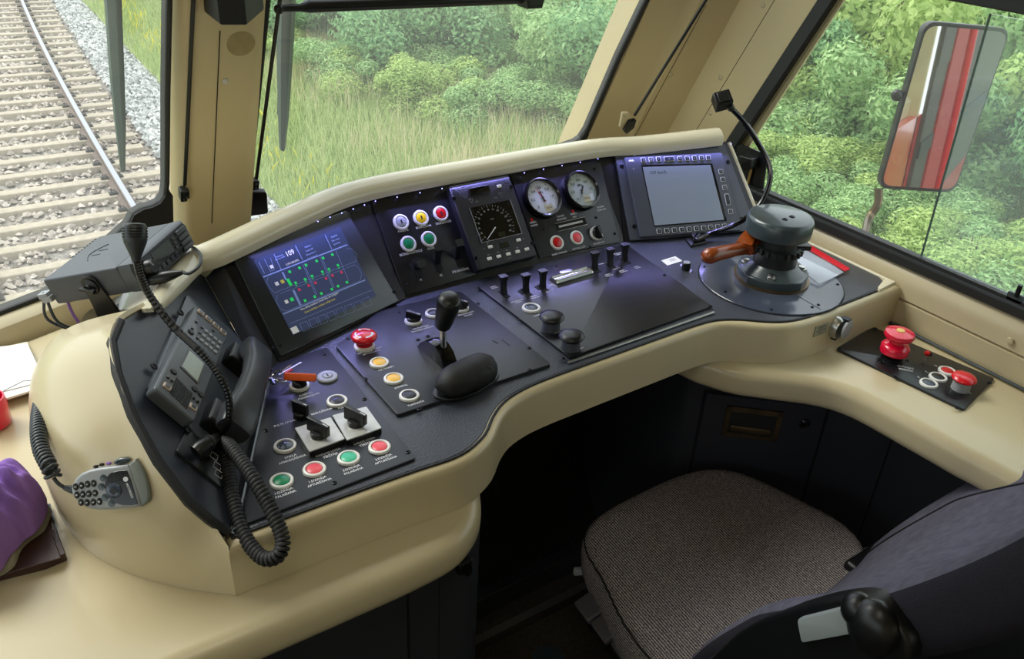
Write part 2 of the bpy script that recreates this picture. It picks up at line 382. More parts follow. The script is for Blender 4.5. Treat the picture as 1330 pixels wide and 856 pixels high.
# grass blades on the verge (uncountable)
def grass(N, name, cols, label, area, h0, h1, wdt, lean=.25, cat='grass'):
    m = stone_mat('blades_'+name, *cols, .35); m.node_tree.nodes['Principled BSDF'].inputs['Specular IOR Level'].default_value = .15
    xs, ys = area(N); N = len(xs)
    zz = np.array([hgt(x, y) for x, y in zip(xs, ys)])
    h = rng.uniform(h0, h1, N); a = rng.uniform(0, 2*PI, N); w = wdt*rng.uniform(.6, 1.3, N)
    lx = rng.normal(0, lean, N)*h; ly = rng.normal(0, lean, N)*h
    ca, sa = np.cos(a)*w, np.sin(a)*w
    V = np.empty((N, 5, 3)); 
    V[:, 0] = np.stack([xs-ca, ys-sa, zz], 1); V[:, 1] = np.stack([xs+ca, ys+sa, zz], 1)
    V[:, 2] = np.stack([xs+ca*.7+lx*.4, ys+sa*.7+ly*.4, zz+h*.6], 1); V[:, 3] = np.stack([xs-ca*.7+lx*.4, ys-sa*.7+ly*.4, zz+h*.6], 1)
    V[:, 4] = np.stack([xs+lx, ys+ly, zz+h], 1)
    me = bpy.data.meshes.new(name); me.vertices.add(N*5); me.vertices.foreach_set('co', (V.reshape(-1, 3)-np.array([8, 10, -2.4])).ravel())
    idx = np.arange(N)[:, None]*5
    q = (idx+np.array([0, 1, 2, 3])).ravel(); t = (idx+np.array([3, 2, 4])).ravel()
    me.loops.add(len(q)+len(t)); me.loops.foreach_set('vertex_index', np.concatenate([q, t]))
    me.polygons.add(2*N); me.polygons.foreach_set('loop_start', np.concatenate([np.arange(N)*4, 4*N+np.arange(N)*3]))
    me.update(calc_edges=True); me.materials.append(m)
    o = bpy.data.objects.new(name, me); COL.objects.link(o); o.location = (8, 10, -2.4); ORG[o.name] = Vector(o.location)
    return tag(o, label, cat, kind='stuff')
def area_near(N):
    y = 7+16*rng.random(N)**1.2; x = 3.05+.03*(y-8)+ (3+y*.35)*rng.random(N)**1.1; return x, y
def area_far(N):
    y = rng.uniform(3, 26, N); x = 6+rng.random(N)*14; return x, y
grass(150000, 'verge_grass', ((142, 166, 98), (210, 220, 158)), 'short pale green grass along the track', area_near, .08, .24, .006)
grass(110000, 'tall_grass', ((130, 162, 92), (200, 216, 146)), 'taller green weeds in front of the bushes', area_far, .14, .42, .008)
def area_straw(N):
    c = rng.uniform(0, 1, (46, 2)); k = rng.integers(0, 46, N); y = 7.5+12*c[k, 1]+rng.normal(0, .45, N); x = 4.4+3.6*c[k, 0]+.12*(y-7)+rng.normal(0, .45, N); return x, y
grass(11000, 'dry_grass', ((200, 186, 142), (230, 220, 186)), 'dry straw-coloured grass stalks among the green', area_straw, .3, .62, .0035, .2)
def area_flow(N):
    y = rng.uniform(9, 22, N); x = 3.25+.035*(y-8)+rng.random(N)*.7; return x, y
grass(330, 'yellow_flowers', ((220, 204, 40), (250, 236, 90)), 'tiny yellow flowers at the edge of the gravel', area_flow, .16, .24, .016, .3, 'flowers')

# bushes, each of its own
def bush_mesh(seed, cols, leaf, nleaf, spread=(1, 1, .9)):
    r = np.random.default_rng(seed)
    nb = 26; cs = np.stack([r.normal(0, .48, nb)*spread[0], r.normal(0, .48, nb)*spread[1], r.uniform(.25, 1.15, nb)*spread[2]], 1); rr = r.uniform(.18, .42, nb)
    k = r.integers(0, nb, nleaf); d = r.normal(size=(nleaf, 3)); d /= np.linalg.norm(d, axis=1)[:, None]
    p = cs[k]+d*(rr[k]*r.uniform(.6, 1.1, nleaf))[:, None]; p[:, 2] = np.maximum(p[:, 2], .02)
    t = r.normal(size=(nleaf, 3)); t -= d*(t*d).sum(1)[:, None]*.6; t /= np.linalg.norm(t, axis=1)[:, None]
    s = np.cross(t, d); s /= np.linalg.norm(s, axis=1)[:, None]; L = leaf*r.uniform(.6, 1.3, nleaf)[:, None]
    V = np.stack([p-t*L, p+s*L*.42-t*L*.1, p+t*L, p-s*L*.42-t*L*.1], 1).reshape(-1, 3)
    me = bpy.data.meshes.new('foliage'); me.vertices.add(len(V)); me.vertices.foreach_set('co', V.ravel())
    me.loops.add(nleaf*4); me.loops.foreach_set('vertex_index', np.arange(nleaf*4)); me.polygons.add(nleaf); me.polygons.foreach_set('loop_start', np.arange(nleaf)*4)
    me.update(calc_edges=True); me.materials.append(cols); return me
def stems_mesh(seed):
    r = random.Random(seed); b = MB().m(MATS['bark'])
    for k in range(6):
        a = r.uniform(0, 6.3); e = Vector((math.cos(a)*r.uniform(.2, .55), math.sin(a)*r.uniform(.2, .55), r.uniform(.8, 1.2)))
        b.tube([(0, 0, -.2), e*.5+Vector((0, 0, .1)), e], [.03, .02, .006], 6)
    return b
mat('bark', (84, 74, 60), .9)
lm1 = stone_mat('leaves_fresh', (128, 166, 104), (192, 218, 158), .42); lm2 = stone_mat('leaves_dark', (102, 148, 100), (168, 204, 146), .42); lm3 = stone_mat('leaves_yellowish', (146, 174, 98), (204, 222, 146), .42)
for m_ in (lm1, lm2, lm3): m_.node_tree.nodes['Principled BSDF'].inputs['Specular IOR Level'].default_value = .2
fol = [bush_mesh(1, lm1, .036, 34000), bush_mesh(2, lm2, .034, 34000), bush_mesh(3, lm3, .036, 34000), bush_mesh(4, lm1, .038, 34000, (1.2, 1, 1)), bush_mesh(5, lm2, .036, 34000)]
stem_me = stems_mesh(3).build('stem', origin=(0, 0, 0)); stem_data = stem_me.data; bpy.data.objects.remove(stem_me)
rb = random.Random(11); spots = []
low_spots = [(7.3, 10.6), (6.5, 12.0), (8.4, 9.3), (9.1, 7.9), (6.0, 13.8), (8.9, 6.5), (8.4, 5.2), (8.2, 4.0), (8.0, 2.9), (8.1, 1.8), (7.9, 9.9), (9.6, 5.9), (9.4, 4.6), (9.3, 3.3), (7.4, 12.6), (5.4, 16.2), (10.0, 7.2), (7.7, 3.4)]
def front_edge(y): return 6.0+max(0, (15-y))*.12+max(0, y-15)*.12   # where the bushes begin
for (x, y) in [(7.6, 13.2), (8.6, 11.2), (9.4, 9.4), (8.4, 15.2), (6.6, 17.0), (9.9, 13), (11, 10.6), (10.6, 8.2), (11.8, 7.0), (10.2, 6.2), (12.4, 5.0), (11.0, 4.2), (10.4, 2.6), (12.6, 2.6),
               (7.2, 20), (9.2, 18), (11.5, 16), (12.4, 13.4), (13.6, 10.6), (13.4, 8.4), (14.6, 6.4), (15, 4), (9.6, 21.5), (12.2, 19.4), (14.6, 17), (15.8, 13.8), (16.6, 10.4), (17, 7.6), (5.6, 24), (8.4, 25.5), (12.5, 24), (16.2, 21.5), (18.8, 17.4), (19.6, 13), (20, 9), (19, 5.4), (22, 17), (23.5, 12), (24, 7), (17.5, 2.5), (14, .8), (10.8, .6), (21.5, 21), (26, 15), (6.5, -4), (8.5, -7.5), (6.8, -11), (9.5, -15), (7.2, -19), (11, -22), (8, -27)]:
    spots.append((x+rb.uniform(-.3, .3), y+rb.uniform(-.3, .3)))
for i, (x, y) in enumerate(spots):
    far = x > 12
    k = rb.randrange(5); sc = rb.uniform(1.1, 1.5)*(1.35 if far else 1)*(1.25 if x > 18 else 1)
    e = thing('bush', ('tall leafy green bush in the thicket behind the first row' if far else 'leafy green bush at the edge of the verge'), 'bush', (x, y, hgt(x, y)-.1), 'bushes of the back row' if far else 'bushes of the front row')
    e.scale = (sc*1.1, sc*1.1, sc*(1.0 if not far else 1.15)); e.rotation_euler = (0, 0, rb.uniform(0, 6.3))
    f = bpy.data.objects.new('foliage', fol[k]); COL.objects.link(f); f.parent = e
    f = bpy.data.objects.new('stem', stem_data); COL.objects.link(f); f.parent = e

for i, (x, y) in enumerate(low_spots):
    sc = rb.uniform(.62, .85)
    e = thing('shrub', 'low light green shrub standing in the grass closest to the train', 'shrub', (x, y, hgt(x, y)-.12), 'low shrubs nearest the track')
    e.scale = (sc*1.15, sc*1.15, sc*.8); e.rotation_euler = (0, 0, rb.uniform(0, 6.3))
    f = bpy.data.objects.new('foliage', fol[(i*2) % 4]); COL.objects.link(f); f.parent = e
    f = bpy.data.objects.new('stem', stem_data); COL.objects.link(f); f.parent = e
# ============================================================ THE CAB SHELL
LEAN = Vector((0, -.466, 1))            # windscreen and pillars lean back
struct(MB().m(floorm).box(W, -1.6, 1.6, -1.3, 1.62, -.06, 0).build('floor', origin=(0, 0, 0)))
struct(MB().m(creamp).box(W, -1.6, 1.6, -1.3, 1.25, 2.06, 2.1).build('ceiling', origin=(0, 0, 2.06)))
struct(MB().m(creamp).box(W, -1.6, 1.6, -1.34, -1.3, -.06, 2.1).build('wall_back', origin=(0, -1.3, 0)))
# right wall, with its rounded sill below the side window
def extr(b, prof, y0, y1):              # profile of (x,z) swept along y
    return b.rings([[Vector((x, y0, z)) for x, z in prof], [Vector((x, y1, z)) for x, z in prof]])
b = MB().m(cream)
prof = [(1.462, 0), (1.462, .768), (1.470, .771), (1.4625, .774), (1.464, .79)]
for k in range(9): t = PI/2*k/8; prof.append((1.464+.03*(1-math.cos(t)), .79+.045*math.sin(t)))
prof += [(1.503, .843), (1.56, .79), (1.56, 0)]
extr(b, prof, -1.3, 1.62); struct(b.build('wall_right', origin=(1.5, 0, 0)))
b = MB().m(creamp).box(W, 1.5, 1.56, -1.3, 1.0, 1.33, 2.06)
struct(b.build('wall_right', origin=(1.5, 0, 1.3)))
b = MB().m(creamp).box(W, -1.6, -1.56, -1.3, 1.6, 0, .85); b.box(W, -1.6, -1.56, -1.3, 1.2, 1.5, 2.06); struct(b.build('wall_left', origin=(-1.58, 0, 0)))

# window planes
LW_p = Vector((0.011, 1.53, .765)); LW_e = Vector((math.cos(math.radians(21)), math.sin(math.radians(21)), 0)); LWF = Fr(LW_p, LW_e, LEAN)
RW_p = Vector((.50, 1.685, .83)); RW_e = (Vector((1.345, 1.62, .83))-RW_p).normalized(); RWF = Fr(RW_p, RW_e, LEAN)
SWF = Fr((1.5, 1.25, .85), (0, -1, 0), (0, 0, 1))
def window(name, fr, outline, wdt, glassm=glass, out=0.0, ph=.014):
    """glass pane inside a dark gasket that follows the same outline; outline is the visible opening"""
    n = len(outline); area = sum(outline[i][0]*outline[(i+1) % n][1]-outline[(i+1) % n][0]*outline[i][1] for i in range(n))
    if area < 0: outline = outline[::-1]
    off = []
    for i in range(n):
        p0, p1, p2 = Vector(outline[i-1]), Vector(outline[i]), Vector(outline[(i+1) % n])
        d1 = (p1-p0).normalized(); d2 = (p2-p1).normalized(); m_ = Vector((d1.y+d2.y, -d1.x-d2.x)); m_.normalize(); off.append(m_/max(.5, m_.dot(Vector((d1.y, -d1.x)))))
    def ring(o, c): return [fr.P(outline[i][0]+off[i].x*o, outline[i][1]+off[i].y*o, c) for i in range(n)]
    g = MB().m(glassm); g.add(ring(.004, out), [tuple(range(n))]); w = struct(g.build(name, ang=180))
    k = MB().m(gasket); rs = [ring(0, -.012), ring(0, ph-.003), ring(.003, ph), ring(wdt-.003, ph), ring(wdt, ph-.003), ring(wdt, -.012)]
    rs = rs + [rs[0]]; k.rings(rs, cap0=False, cap1=False); k.build('gasket', w)
    return w
def pp(fr, pts): return [fr.at(*p) for p in pts]
# left windscreen: lower right corner rounded over a wide gasket web
ol = pp(LWF, [(216, 0), (214, 120), (213.5, 240), (211.5, 254), (206, 262), (196, 267), (184, 270)])
cor = pp(LWF, [(172, 277), (166, 290), (150, 304), (100, 350), (60, 380), (0, 403)])
top = [ol[0][1]+.55]
lo_l = [ol[0][0]-1.7, cor[-1][1]-.0]
e0 = cor[-1]; slope = (cor[-2][1]-cor[-1][1])/(cor[-2][0]-cor[-1][0])
olw = [(ol[0][0]+.012, top[0])]+ol+cor+[(e0[0]-1.5, e0[1]-.02), (e0[0]-1.5, top[0])]
window('window_1', LWF, olw, .009, ph=.006)
web = MB().m(gasket).slab(LWF, pp(LWF, [(222, 252), (214, 240), (213, 250), (211, 255), (206, 262), (196, 267), (184, 270), (172, 277), (166, 290), (150, 304), (150, 360), (224, 330)]), -.004, .006)
web.build('gasket_web', bpy.data.objects['window_1'])
# right windscreen
orr = pp(RWF, [(350.5, 0), (338, 120), (326, 236)])+[(RWF.at(326, 236)[0]-.035, -.10)]
brc = pp(RWF, [(722, 193), (735, 188), (746, 184), (753, 179), (760, 168), (800, 75), (836, 0)])
web2_px = [(716, 196), (722, 193), (735, 188), (746, 184), (753, 179), (760, 168), (770, 180), (762, 205), (730, 208)]
tr = (brc[-1][0]+(brc[-1][0]-brc[-2][0])/(brc[-1][1]-brc[-2][1])*.5, brc[-1][1]+.5)
tl = (orr[0][0]+.02, tr[1])
window('window_2', RWF, [tl]+orr+[(brc[0][0]-.05, -.10)]+brc+[tr], .012, ph=.008)
MB().m(gasket).slab(RWF, pp(RWF, web2_px), -.004, .006).build('gasket_web', bpy.data.objects['window_2'])
# side window: leaning front edge, sliding rear pane
fs_ = pp(SWF, [(1092, 0), (1010, 130), (962, 205), (975, 240), (990, 262), (1330, 406)])
bl = SWF.at(984, 254); 
osw = [pp(SWF, [(1089, 0)])[0], SWF.at(966, 196), SWF.at(972, 238), (bl[0]+.02, .0), (2.35, 0), (2.35, .455), (.30, .455)]
a0 = SWF.at(1089, 0); a1 = SWF.at(958, 205)
sl = (a1[0]-a0[0])/(a1[1]-a0[1])
topa = (a0[0]+sl*(.452-a0[1]), .452); bota = (a0[0]+sl*(0-a0[1]), 0)
window('window_3', SWF, [topa, (bota[0], .03), (bota[0]+.005, .008), (bota[0]+.02, .0), (2.35, 0), (2.35, .452)], .032)
w3 = bpy.data.objects['window_3']
sp0 = SWF.at(1293, 16); sp1 = SWF.at(1202, 332)
k = MB().m(glass).slab(SWF, [(sp1[0]-.0, .01), (2.3, .01), (2.3, .445), (sp0[0], .445)], .012, .017)
k.build('sliding_pane', w3)
k = MB().m(tintm).tube([SWF.P(sp1[0], .01, .0145), SWF.P(sp0[0], .445, .0145)], .0022, 6); k.build('pane_edge', w3)
k = MB().m(gasket).box(SWF, bota[0]-.02, 2.35, -.018, -.003, .012, .03); k.box(SWF, bota[0], 2.35, .001, .008, .014, .024); k.build('slide_rail', w3)
b = MB().m(gasket).box(SWF, 1.2, 2.3, .452, .49, -.01, .03); struct(b.build('trim_1'))
# left side window glass (out of view) keeps the left wall complete
g = MB().m(glass).quad([(-1.58, -1.2, .85), (-1.58, 1.15, .85), (-1.58, 1.0, 1.5), (-1.58, -1.2, 1.5)]); struct(g.build('window_4', ang=180))

# pillars: cross-sections at z=.85, swept along the lean
def pillar(name, pts, mt, z0=.70, z1=1.85, closed=True, back=.05):
    """pts: inner outline (x, y at z=.85); it is given depth away from the cab"""
    ctr = Vector(pts[0]).lerp(Vector(pts[-1]), .5)
    b = MB().m(mt)
    def ring(z): return [Vector((x, y, .85))+LEAN*(z-.85) for x, y in pts]
    b.rings([ring(z0), ring(z1)], closed=closed)
    return struct(b.build(name, ang=50))
def lp(px, py, y):                     # point of a leaning line, brought to z=.85
    p = Y(px, py, y); return (p.x, p.y+.466*(p.z-.85))
a = Vector(lp(222.5, 262, 1.645)); c = Vector(lp(246, 262, 1.60)); d = Vector(lp(316, 255, 1.60)); e = Vector(lp(327, 252, 1.625))
e2 = lp(326.5, 250, 1.70)
a_ = lp(221.5, 262, 1.66)
pc = [tuple(a_), tuple(a), (c.x-.006, c.y+.008), (c.x+.002, c.y+.001), (c.x+.01, c.y), tuple(d), (d.x+.007, d.y+.003), (e.x-.001, e.y-.007), tuple(e), e2]
pillar('trim_2', pc+[(pc[-1][0]-.05, 1.73), (pc[0][0]+.06, 1.72)], creamp)
pil = bpy.data.objects['trim_2']
# seam, rivets, stain disc on the pillar front
PF = Fr(Vector((c.x, c.y, .85)), (1, (d.y-c.y)/(d.x-c.x), 0), LEAN)
k = MB().m(cabd); s0_, s1_ = PF.at(286.5, 20), PF.at(275, 290); k.box(Fr(PF.P(*s1_), PF.P(*s0_)-PF.P(*s1_), PF.u), 0, .45, -.0007, .0007, -.001, .0006); k.build('panel_seam', pil)
k = MB().m(mat('rivet_grey', (206, 202, 190), .3)); p = PF.at(292.5, 105); k.lathe(PF, [(.0055, -.002), (.0055, .002), (.003, .0045), (0, .005)], 16, *p); k.build('rivet', pil)
k = MB().m(mat('greyed_adhesive', (168, 152, 108), .8, bump=.6, bscale=90, var=.15, vscale=60)); p = PF.at(313, 57); k.lathe(PF, [(.0235, 0), (.0235, .0006), (0, .0008)], 30, *p); k.build('adhesive_disc', pil)
# A pillar: folded cream panels between windscreen and side window
P0 = lp(762, 182, 1.60); P1a = lp(806, 172, 1.565); P1 = lp(818, 171, 1.545); P2 = lp(824, 170, 1.53)
Q1 = lp(866, 175, 1.49); Q1b = lp(880, 175, 1.45); Q2 = lp(900, 176, 1.40); R1 = lp(925, 180, 1.35); 
R2 = (1.5, bota and (1.25-bota[0])+.012+0)
side_y = 1.25-bota[0]
pillar('trim_3', [P0, P1a, P1, P2, Q1, Q1b, Q2, (1.492, side_y+.075), (1.50, side_y+.03), (1.50, side_y-.01), (1.508, side_y-.008), (1.60, side_y+.16), (1.60, 1.80), (P0[0]-.0, 1.70)], creamp)
ap = bpy.data.objects['trim_3']
def rivet(px, py, y): 
    p = Y(px, py, y); fr = Fr(p, (.55, -.8, 0), LEAN); fr = fr if fr.n.dot(CAM-p) > 0 else Fr(p, (-.55, .8, 0), LEAN)
    q = MB().m(cream).lathe(fr, [(.0055, -.004), (.0055, .001), (.003, .003), (0, .0035)], 12); q.build('rivet', ap)
for y_, pts in ((1.0, [(871, 97), (936, 101), (991, 7), (923, 147), (897, 175), (921, 0)]),):
    pass
# header above the windscreens and wall below the left one
b = MB().m(creamp); b.box(W, -1.6, 1.6, 1.0, 1.24, 1.80, 2.06); struct(b.build('wall_front', origin=(0, 1.2, 1.8)))
b = MB().m(cream)
q0 = Z(0, 447, .72); q1 = Z(108, 410, .74)
dirw = LW_e
prof = [(-.036, .0), (-.036, .70), (-.035, .735), (-.030, .748), (-.018, .756), (.0, .758), (.012, .70), (.012, 0)]
def wp(s, t, z): p = LW_p+dirw*s+Vector((-dirw.y, dirw.x, 0))*t; return Vector((p.x, p.y, z))
b.rings([[wp(-1.65, t, z) for t, z in prof], [wp(.42, t, z) for t, z in prof]]); struct(b.build('wall_front'))
b = MB().m(cream); b.box(W, .36, 1.56, 1.70, 1.76, 0, .73); struct(b.build('wall_front'))
# ============================================================ LEDGES, DESK, COWL
DK = Fr((0, 0, .8), (1, 0, 0), (0, 1, 0))
# counter on the left: rounded front edge
L72 = .72
fe = [(-1.2, .69), (-.9, .69), (-.3, .69), (.1, .687), (.28, .685), (.36, .685), (.42, .69), (.455, .705), (.485, .73), (.51, .77), (.535, .83), (.56, .90), (.57, 1.0)]
fe = [tuple(p)[:2] for p in crom([(x, y, 0) for x, y in fe], 3)]
b = MB().m(cream).slab(W, fe+[(.57, 1.30), (.10, 1.52), (0, 1.486), (-1.2, 1.026)], .655, L72, r=.022, seg=5, r0=.03)
tag(b.build('counter'), 'cream moulded counter at the left carrying the clothes and papers, under the desk end', 'counter')
# counter on the right
re_ = [(1.0, 1.0), (1.02, .88), (1.035, .84), (1.06, .795), (1.115, .74), (1.165, .69), (1.187, .64), (1.194, .56), (1.2, .45), (1.205, .3), (1.21, -.9)]
re_ = [tuple(p)[:2] for p in crom([(x, y, 0) for x, y in re_], 3)]
b = MB().m(cream).slab(W, re_+[(1.462, -.9), (1.462, 1.30), (1.0, 1.30)], .66, L72, r=.02, seg=5, r0=.02)
tag(b.build('counter'), 'cream side counter at the right with the black emergency switch plate', 'counter')

# ---- slope frame on the left and the instrument facets
A_, B_ = Vector((.305, 1.041, .8)), Vector((.164, .768, .8))
hn = Vector((-.887, .462, 0)); SL = Fr(B_, A_-B_, hn*.122+Vector((0, 0, .14)))          # u runs forwards, v up the slope
if SL.n.dot(CAM-B_) < 0: SL = Fr(B_, B_-A_, SL.v)
T3, T4 = Vector((.605, 1.3, .94)), Vector((1.113, 1.3, .94))
C3, C4 = Vector((.605, 1.178, .8)), Vector((1.113, 1.178, .8))
CF = Fr(C3, (1, 0, 0), T3-C3)                                                             # centre facet
C2 = Vector((.342, 1.092, .8)); T2 = Vector((.330, 1.212, .94)); LF = Fr(C2, C3-C2, Vector((-.035, .115, .14)))
C5 = Vector((1.141, 1.171, .8)); C6 = C5+Vector((.30, -.096, 0)); RF = Fr(C5, C6-C5, Vector((.038, .116, .14)))
def slp(px, py, h=0): a, b2 = SL.at(px, py, h); return SL.P(a, b2, h)
rim_px = [(297, 692), (272, 675), (245, 652), (205, 600), (172, 540), (152, 485), (145, 445), (156, 418), (188, 399)]
rim = [slp(*p) for p in rim_px]
lipL = [slp(200, 393), slp(222, 368), slp(243, 340)]
T1 = slp(262, 352)
desk = thing('driver_desk', 'cream and dark grey curved driver desk with raised instrument hood', 'desk', (.75, .9, .715))
# deck outline
edge_px = [(297, 696), (355, 673), (470, 632), (545, 605), (580, 597), (604, 586), (628, 564), (638, 540), (652, 521), (676, 504), (710, 492), (741, 480), (860, 435), (927, 414), (955, 412), (980, 414), (1003, 417), (1028, 416), (1056, 408), (1129, 376)]
ed = [Z(x, y, .8) for x, y in edge_px]
ed = [Vector((.163, .766, .8)), Vector((.30, .765, .8)), Vector((.40, .763, .8)), Vector((.447, .760, .8)), Vector((.480, .764, .8)), Vector((.518, .782, .8)), Vector((.550, .811, .8)), Vector((.583, .833, .8)), Vector((.626, .846, .8)), Vector((.675, .851, .8)), Vector((.75, .853, .8)), Vector((.90, .856, .8)), Vector((1.0, .857, .8)), Vector((1.045, .851, .8)), Vector((1.082, .832, .8)), Vector((1.116, .805, .8)), Vector((1.15, .787, .8)), Vector((1.20, .779, .8)), Vector((1.28, .779, .8)), Vector((1.398, .781, .8))]
ed = crom(ed, 3)
out2 = [(p.x, p.y) for p in ed]
# outward-offset outline for the cream apron
def offs(pl, d):
    r_ = []
    for i, p in enumerate(pl):
        q0 = Vector(pl[max(i-1, 0)]); q1 = Vector(pl[min(i+1, len(pl)-1)]); t = (q1-q0).normalized(); r_.append((p[0]+t.y*d, p[1]-t.x*d))
    return r_
of = offs(out2, .016); of[0] = (.155, of[0][1]); 
body_poly = of+[(1.462, .765), (1.462, 1.25), (1.10, 1.33), (.60, 1.33), (.30, 1.22), (.20, 1.0)]
b = MB().m(cream).slab(W, body_poly, .7205, .7985, r=.012, seg=5)
b.build('apron', desk, ang=50)
top_poly = out2+[(1.44, .79), (1.458, .82), (1.458, 1.24), (1.10, 1.32), (.60, 1.32), (.30, 1.21), (.20, 1.0)]
b = MB().m(dtop).slab(W, top_poly, .786, .8, r=.002, seg=2); b.build('desk_top', desk, ang=40)
b = MB().m(rub).tube([Vector((x, y, .7995)) for x, y in offs(out2, .0035)], .0022, 6); b.build('edge_strip', desk)
b = MB().m(creamc).slab(W, [(1.40, .775), (1.46, .78), (1.462, 1.2), (1.455, 1.2), (1.452, .80), (1.41, .785)], .79, .803, r=.002); b.build('end_strip', desk)
# facets
b = MB().m(fasc)
H = .0
def facet(bl, br, tr, tl, m_=fasc):
    b.m(m_).add([bl, br, tr, tl], [(0, 1, 2, 3)])
T5 = C5+(RF.v*(T4-C4).length); T6 = RF.P(*RF.at(946, 186)); C6 = RF.P(*RF.at(990, 297))
TL2 = LF.P(0, (T3-C3).length*1.0); 
facet(C3, C4, T4, T3); facet(C4, C5, T5, T4); facet(C5, C6, T6, T5)
facet(C2, C3, T3, TL2); b.m(slopem).add([A_, C2, TL2, T1], [(0, 1, 2, 3)])
b.build('instrument_facets', desk, ang=5)
# slope panel on the left
b = MB().m(slopem); sp_poly = [SL.at(*p) for p in [(297, 692), (245, 652), (205, 600), (172, 540), (152, 485), (145, 445), (156, 418), (190, 398), (222, 368), (250, 345), (262, 352)]]+[tuple(((A_-SL.o).dot(SL.u), 0.0))]
b.slab(SL, sp_poly, -.02, 0, r=.001, seg=1); b.build('slope_panel', desk)
b = MB().m(rub).tube([slp(x, y, .001) for x, y in rim_px[:8]], .006, 8); b.build('rubber_seal', desk)
ledstrip = MB().m(castm).tube([B_+Vector((.006, -.0, .003)), A_+Vector((.004, 0, .004))], .003, 8); ledstrip.build('joint_strip', desk)
# left cowl: loft from the rim down and out to the counter
base = [(.156, .7505), (.11, .790), (.067, .838), (.034, .892), (.014, .950), (.004, 1.02), (.004, 1.10), (.012, 1.20), (.03, 1.30)]
n_ = 24
rimc = crom([Vector((.156, .7515, .799))]+[p for p in rim[1:]]+[], 4)
basec = crom([Vector((x, y, .7205)) for x, y in base], 4)
def resamp(pl, n):
    L_ = [0]
    for i in range(1, len(pl)): L_.append(L_[-1]+(pl[i]-pl[i-1]).length)
    o_ = []
    for k in range(n):
        s_ = L_[-1]*k/(n-1); i = 0
        while i < len(L_)-2 and L_[i+1] < s_: i += 1
        t = (s_-L_[i])/max(L_[i+1]-L_[i], 1e-9); o_.append(pl[i].lerp(pl[i+1], min(max(t, 0), 1)))
    return o_
R_, Bc = resamp(rimc, 40), resamp(basec, 40)
rows = []
for k in range(13):
    t = k/12; row = []
    for i in range(40):
        r0_, b0_ = R_[i], Bc[i]; s = i/39
        p = r0_.lerp(b0_, t); bul = math.sin(PI*min(1, t*1.02))
        outw = Vector((-.8, -.25+.3*s, 0)).normalized()
        hh = r0_.z-b0_.z
        p = p+outw*bul*(.040*min(1, s*2.2)**1.2)+Vector((0, 0, hh*.16*bul*min(1, s*2)))
        row.append(p)
    rows.append(row)
lip = []
b = MB().m(cream)
fd = [min(1, max(0, (i-1)/5)) for i in range(40)]; inner = [p+(SL.n*-.01+SL.v*-.004)*g_ for p, g_ in zip(R_, fd)]; up_ = [p+(SL.n*.004+SL.v*.006)*g_ for p, g_ in zip(R_, fd)]
b.rings([inner, [p+SL.n*.003*g_ for p, g_ in zip(R_, fd)], up_]+[[p+Vector((-.006*g_, 0, 0)) for p, g_ in zip(rows[0], fd)]]+rows[1:], closed=False, cap0=False, cap1=False); b.build('left_cowl', desk, ang=60)
# front corner crease of the cowl meets the apron
# hood lip: rounded cream bead over the facets
lipc = [slp(199, 397, .004), slp(221, 369, .006), slp(248, 337, .010), T2+Vector((-.030, -.006, .008)), T2.lerp(T3, .45)+Vector((0, .016, .016)), T3+Vector((-.01, .016, .018)), T3.lerp(T4, .5)+Vector((0, .020, .018)), T4+Vector((.0, .014, .018)), T5+Vector((.05, -.002, .018)), T5.lerp(T6, .9)+Vector((0, .006, .018))]
lipc = crom(lipc, 6); N = len(lipc); sec = []
b = MB().m(creamc); rs = []
for i, p in enumerate(lipc):
    t = (lipc[min(i+1, N-1)]-lipc[max(i-1, 0)]); t.z = 0; t.normalize(); nrm = Vector((t.y, -t.x, 0))   # points to the driver
    w = .86*min(1, .45+.55*i/14)
    pf = [(.030, -.016), (.033, -.004), (.029, .008), (.016, .017), (.004, .020), (-.012, .017), (-.026, .006), (-.034, -.02), (-.038, -.10), (-.02, -.10), (.012, -.014)]
    rs.append([p+nrm*a_*w+Vector((0, 0, c_*w)) for a_, c_ in pf])
b.rings(rs); b.build('hood_lip', desk, ang=60)
# back of the hood down to the sill
b = MB().m(creamc); q = T6+RF.u*.012
b.tube([C6+RF.n*.003, T6+RF.n*.003], .004, 8); b.build('hood_side_trim', desk)
# end cap of the hood carrying the two-way radio
cap_px = [(92, 446), (104, 428), (124, 412), (150, 402), (188, 400), (197, 402)]
z_c = .90
pa = [Z(x, y, .885) for x, y in cap_px[:3]]+[Z(150, 403, .895), slp(186, 401, .01), slp(199, 400, .008)]
pbk = [Z(98, 430, .89), Z(112, 406, .895), Z(138, 392, .90), Z(170, 376, .905), Z(205, 355, .91), slp(238, 346, .004)]
pa = resamp(crom(pa, 4), 20); pbk = resamp(crom(pbk, 4), 20)
b = MB().m(creamc); b.rings([[p+Vector((0, 0, -.006)) for p in pa], pa, pbk, [p+Vector((0, 0, -.012)) for p in pbk]], closed=False, cap0=False, cap1=False); b.build('hood_end_cap', desk, ang=60)
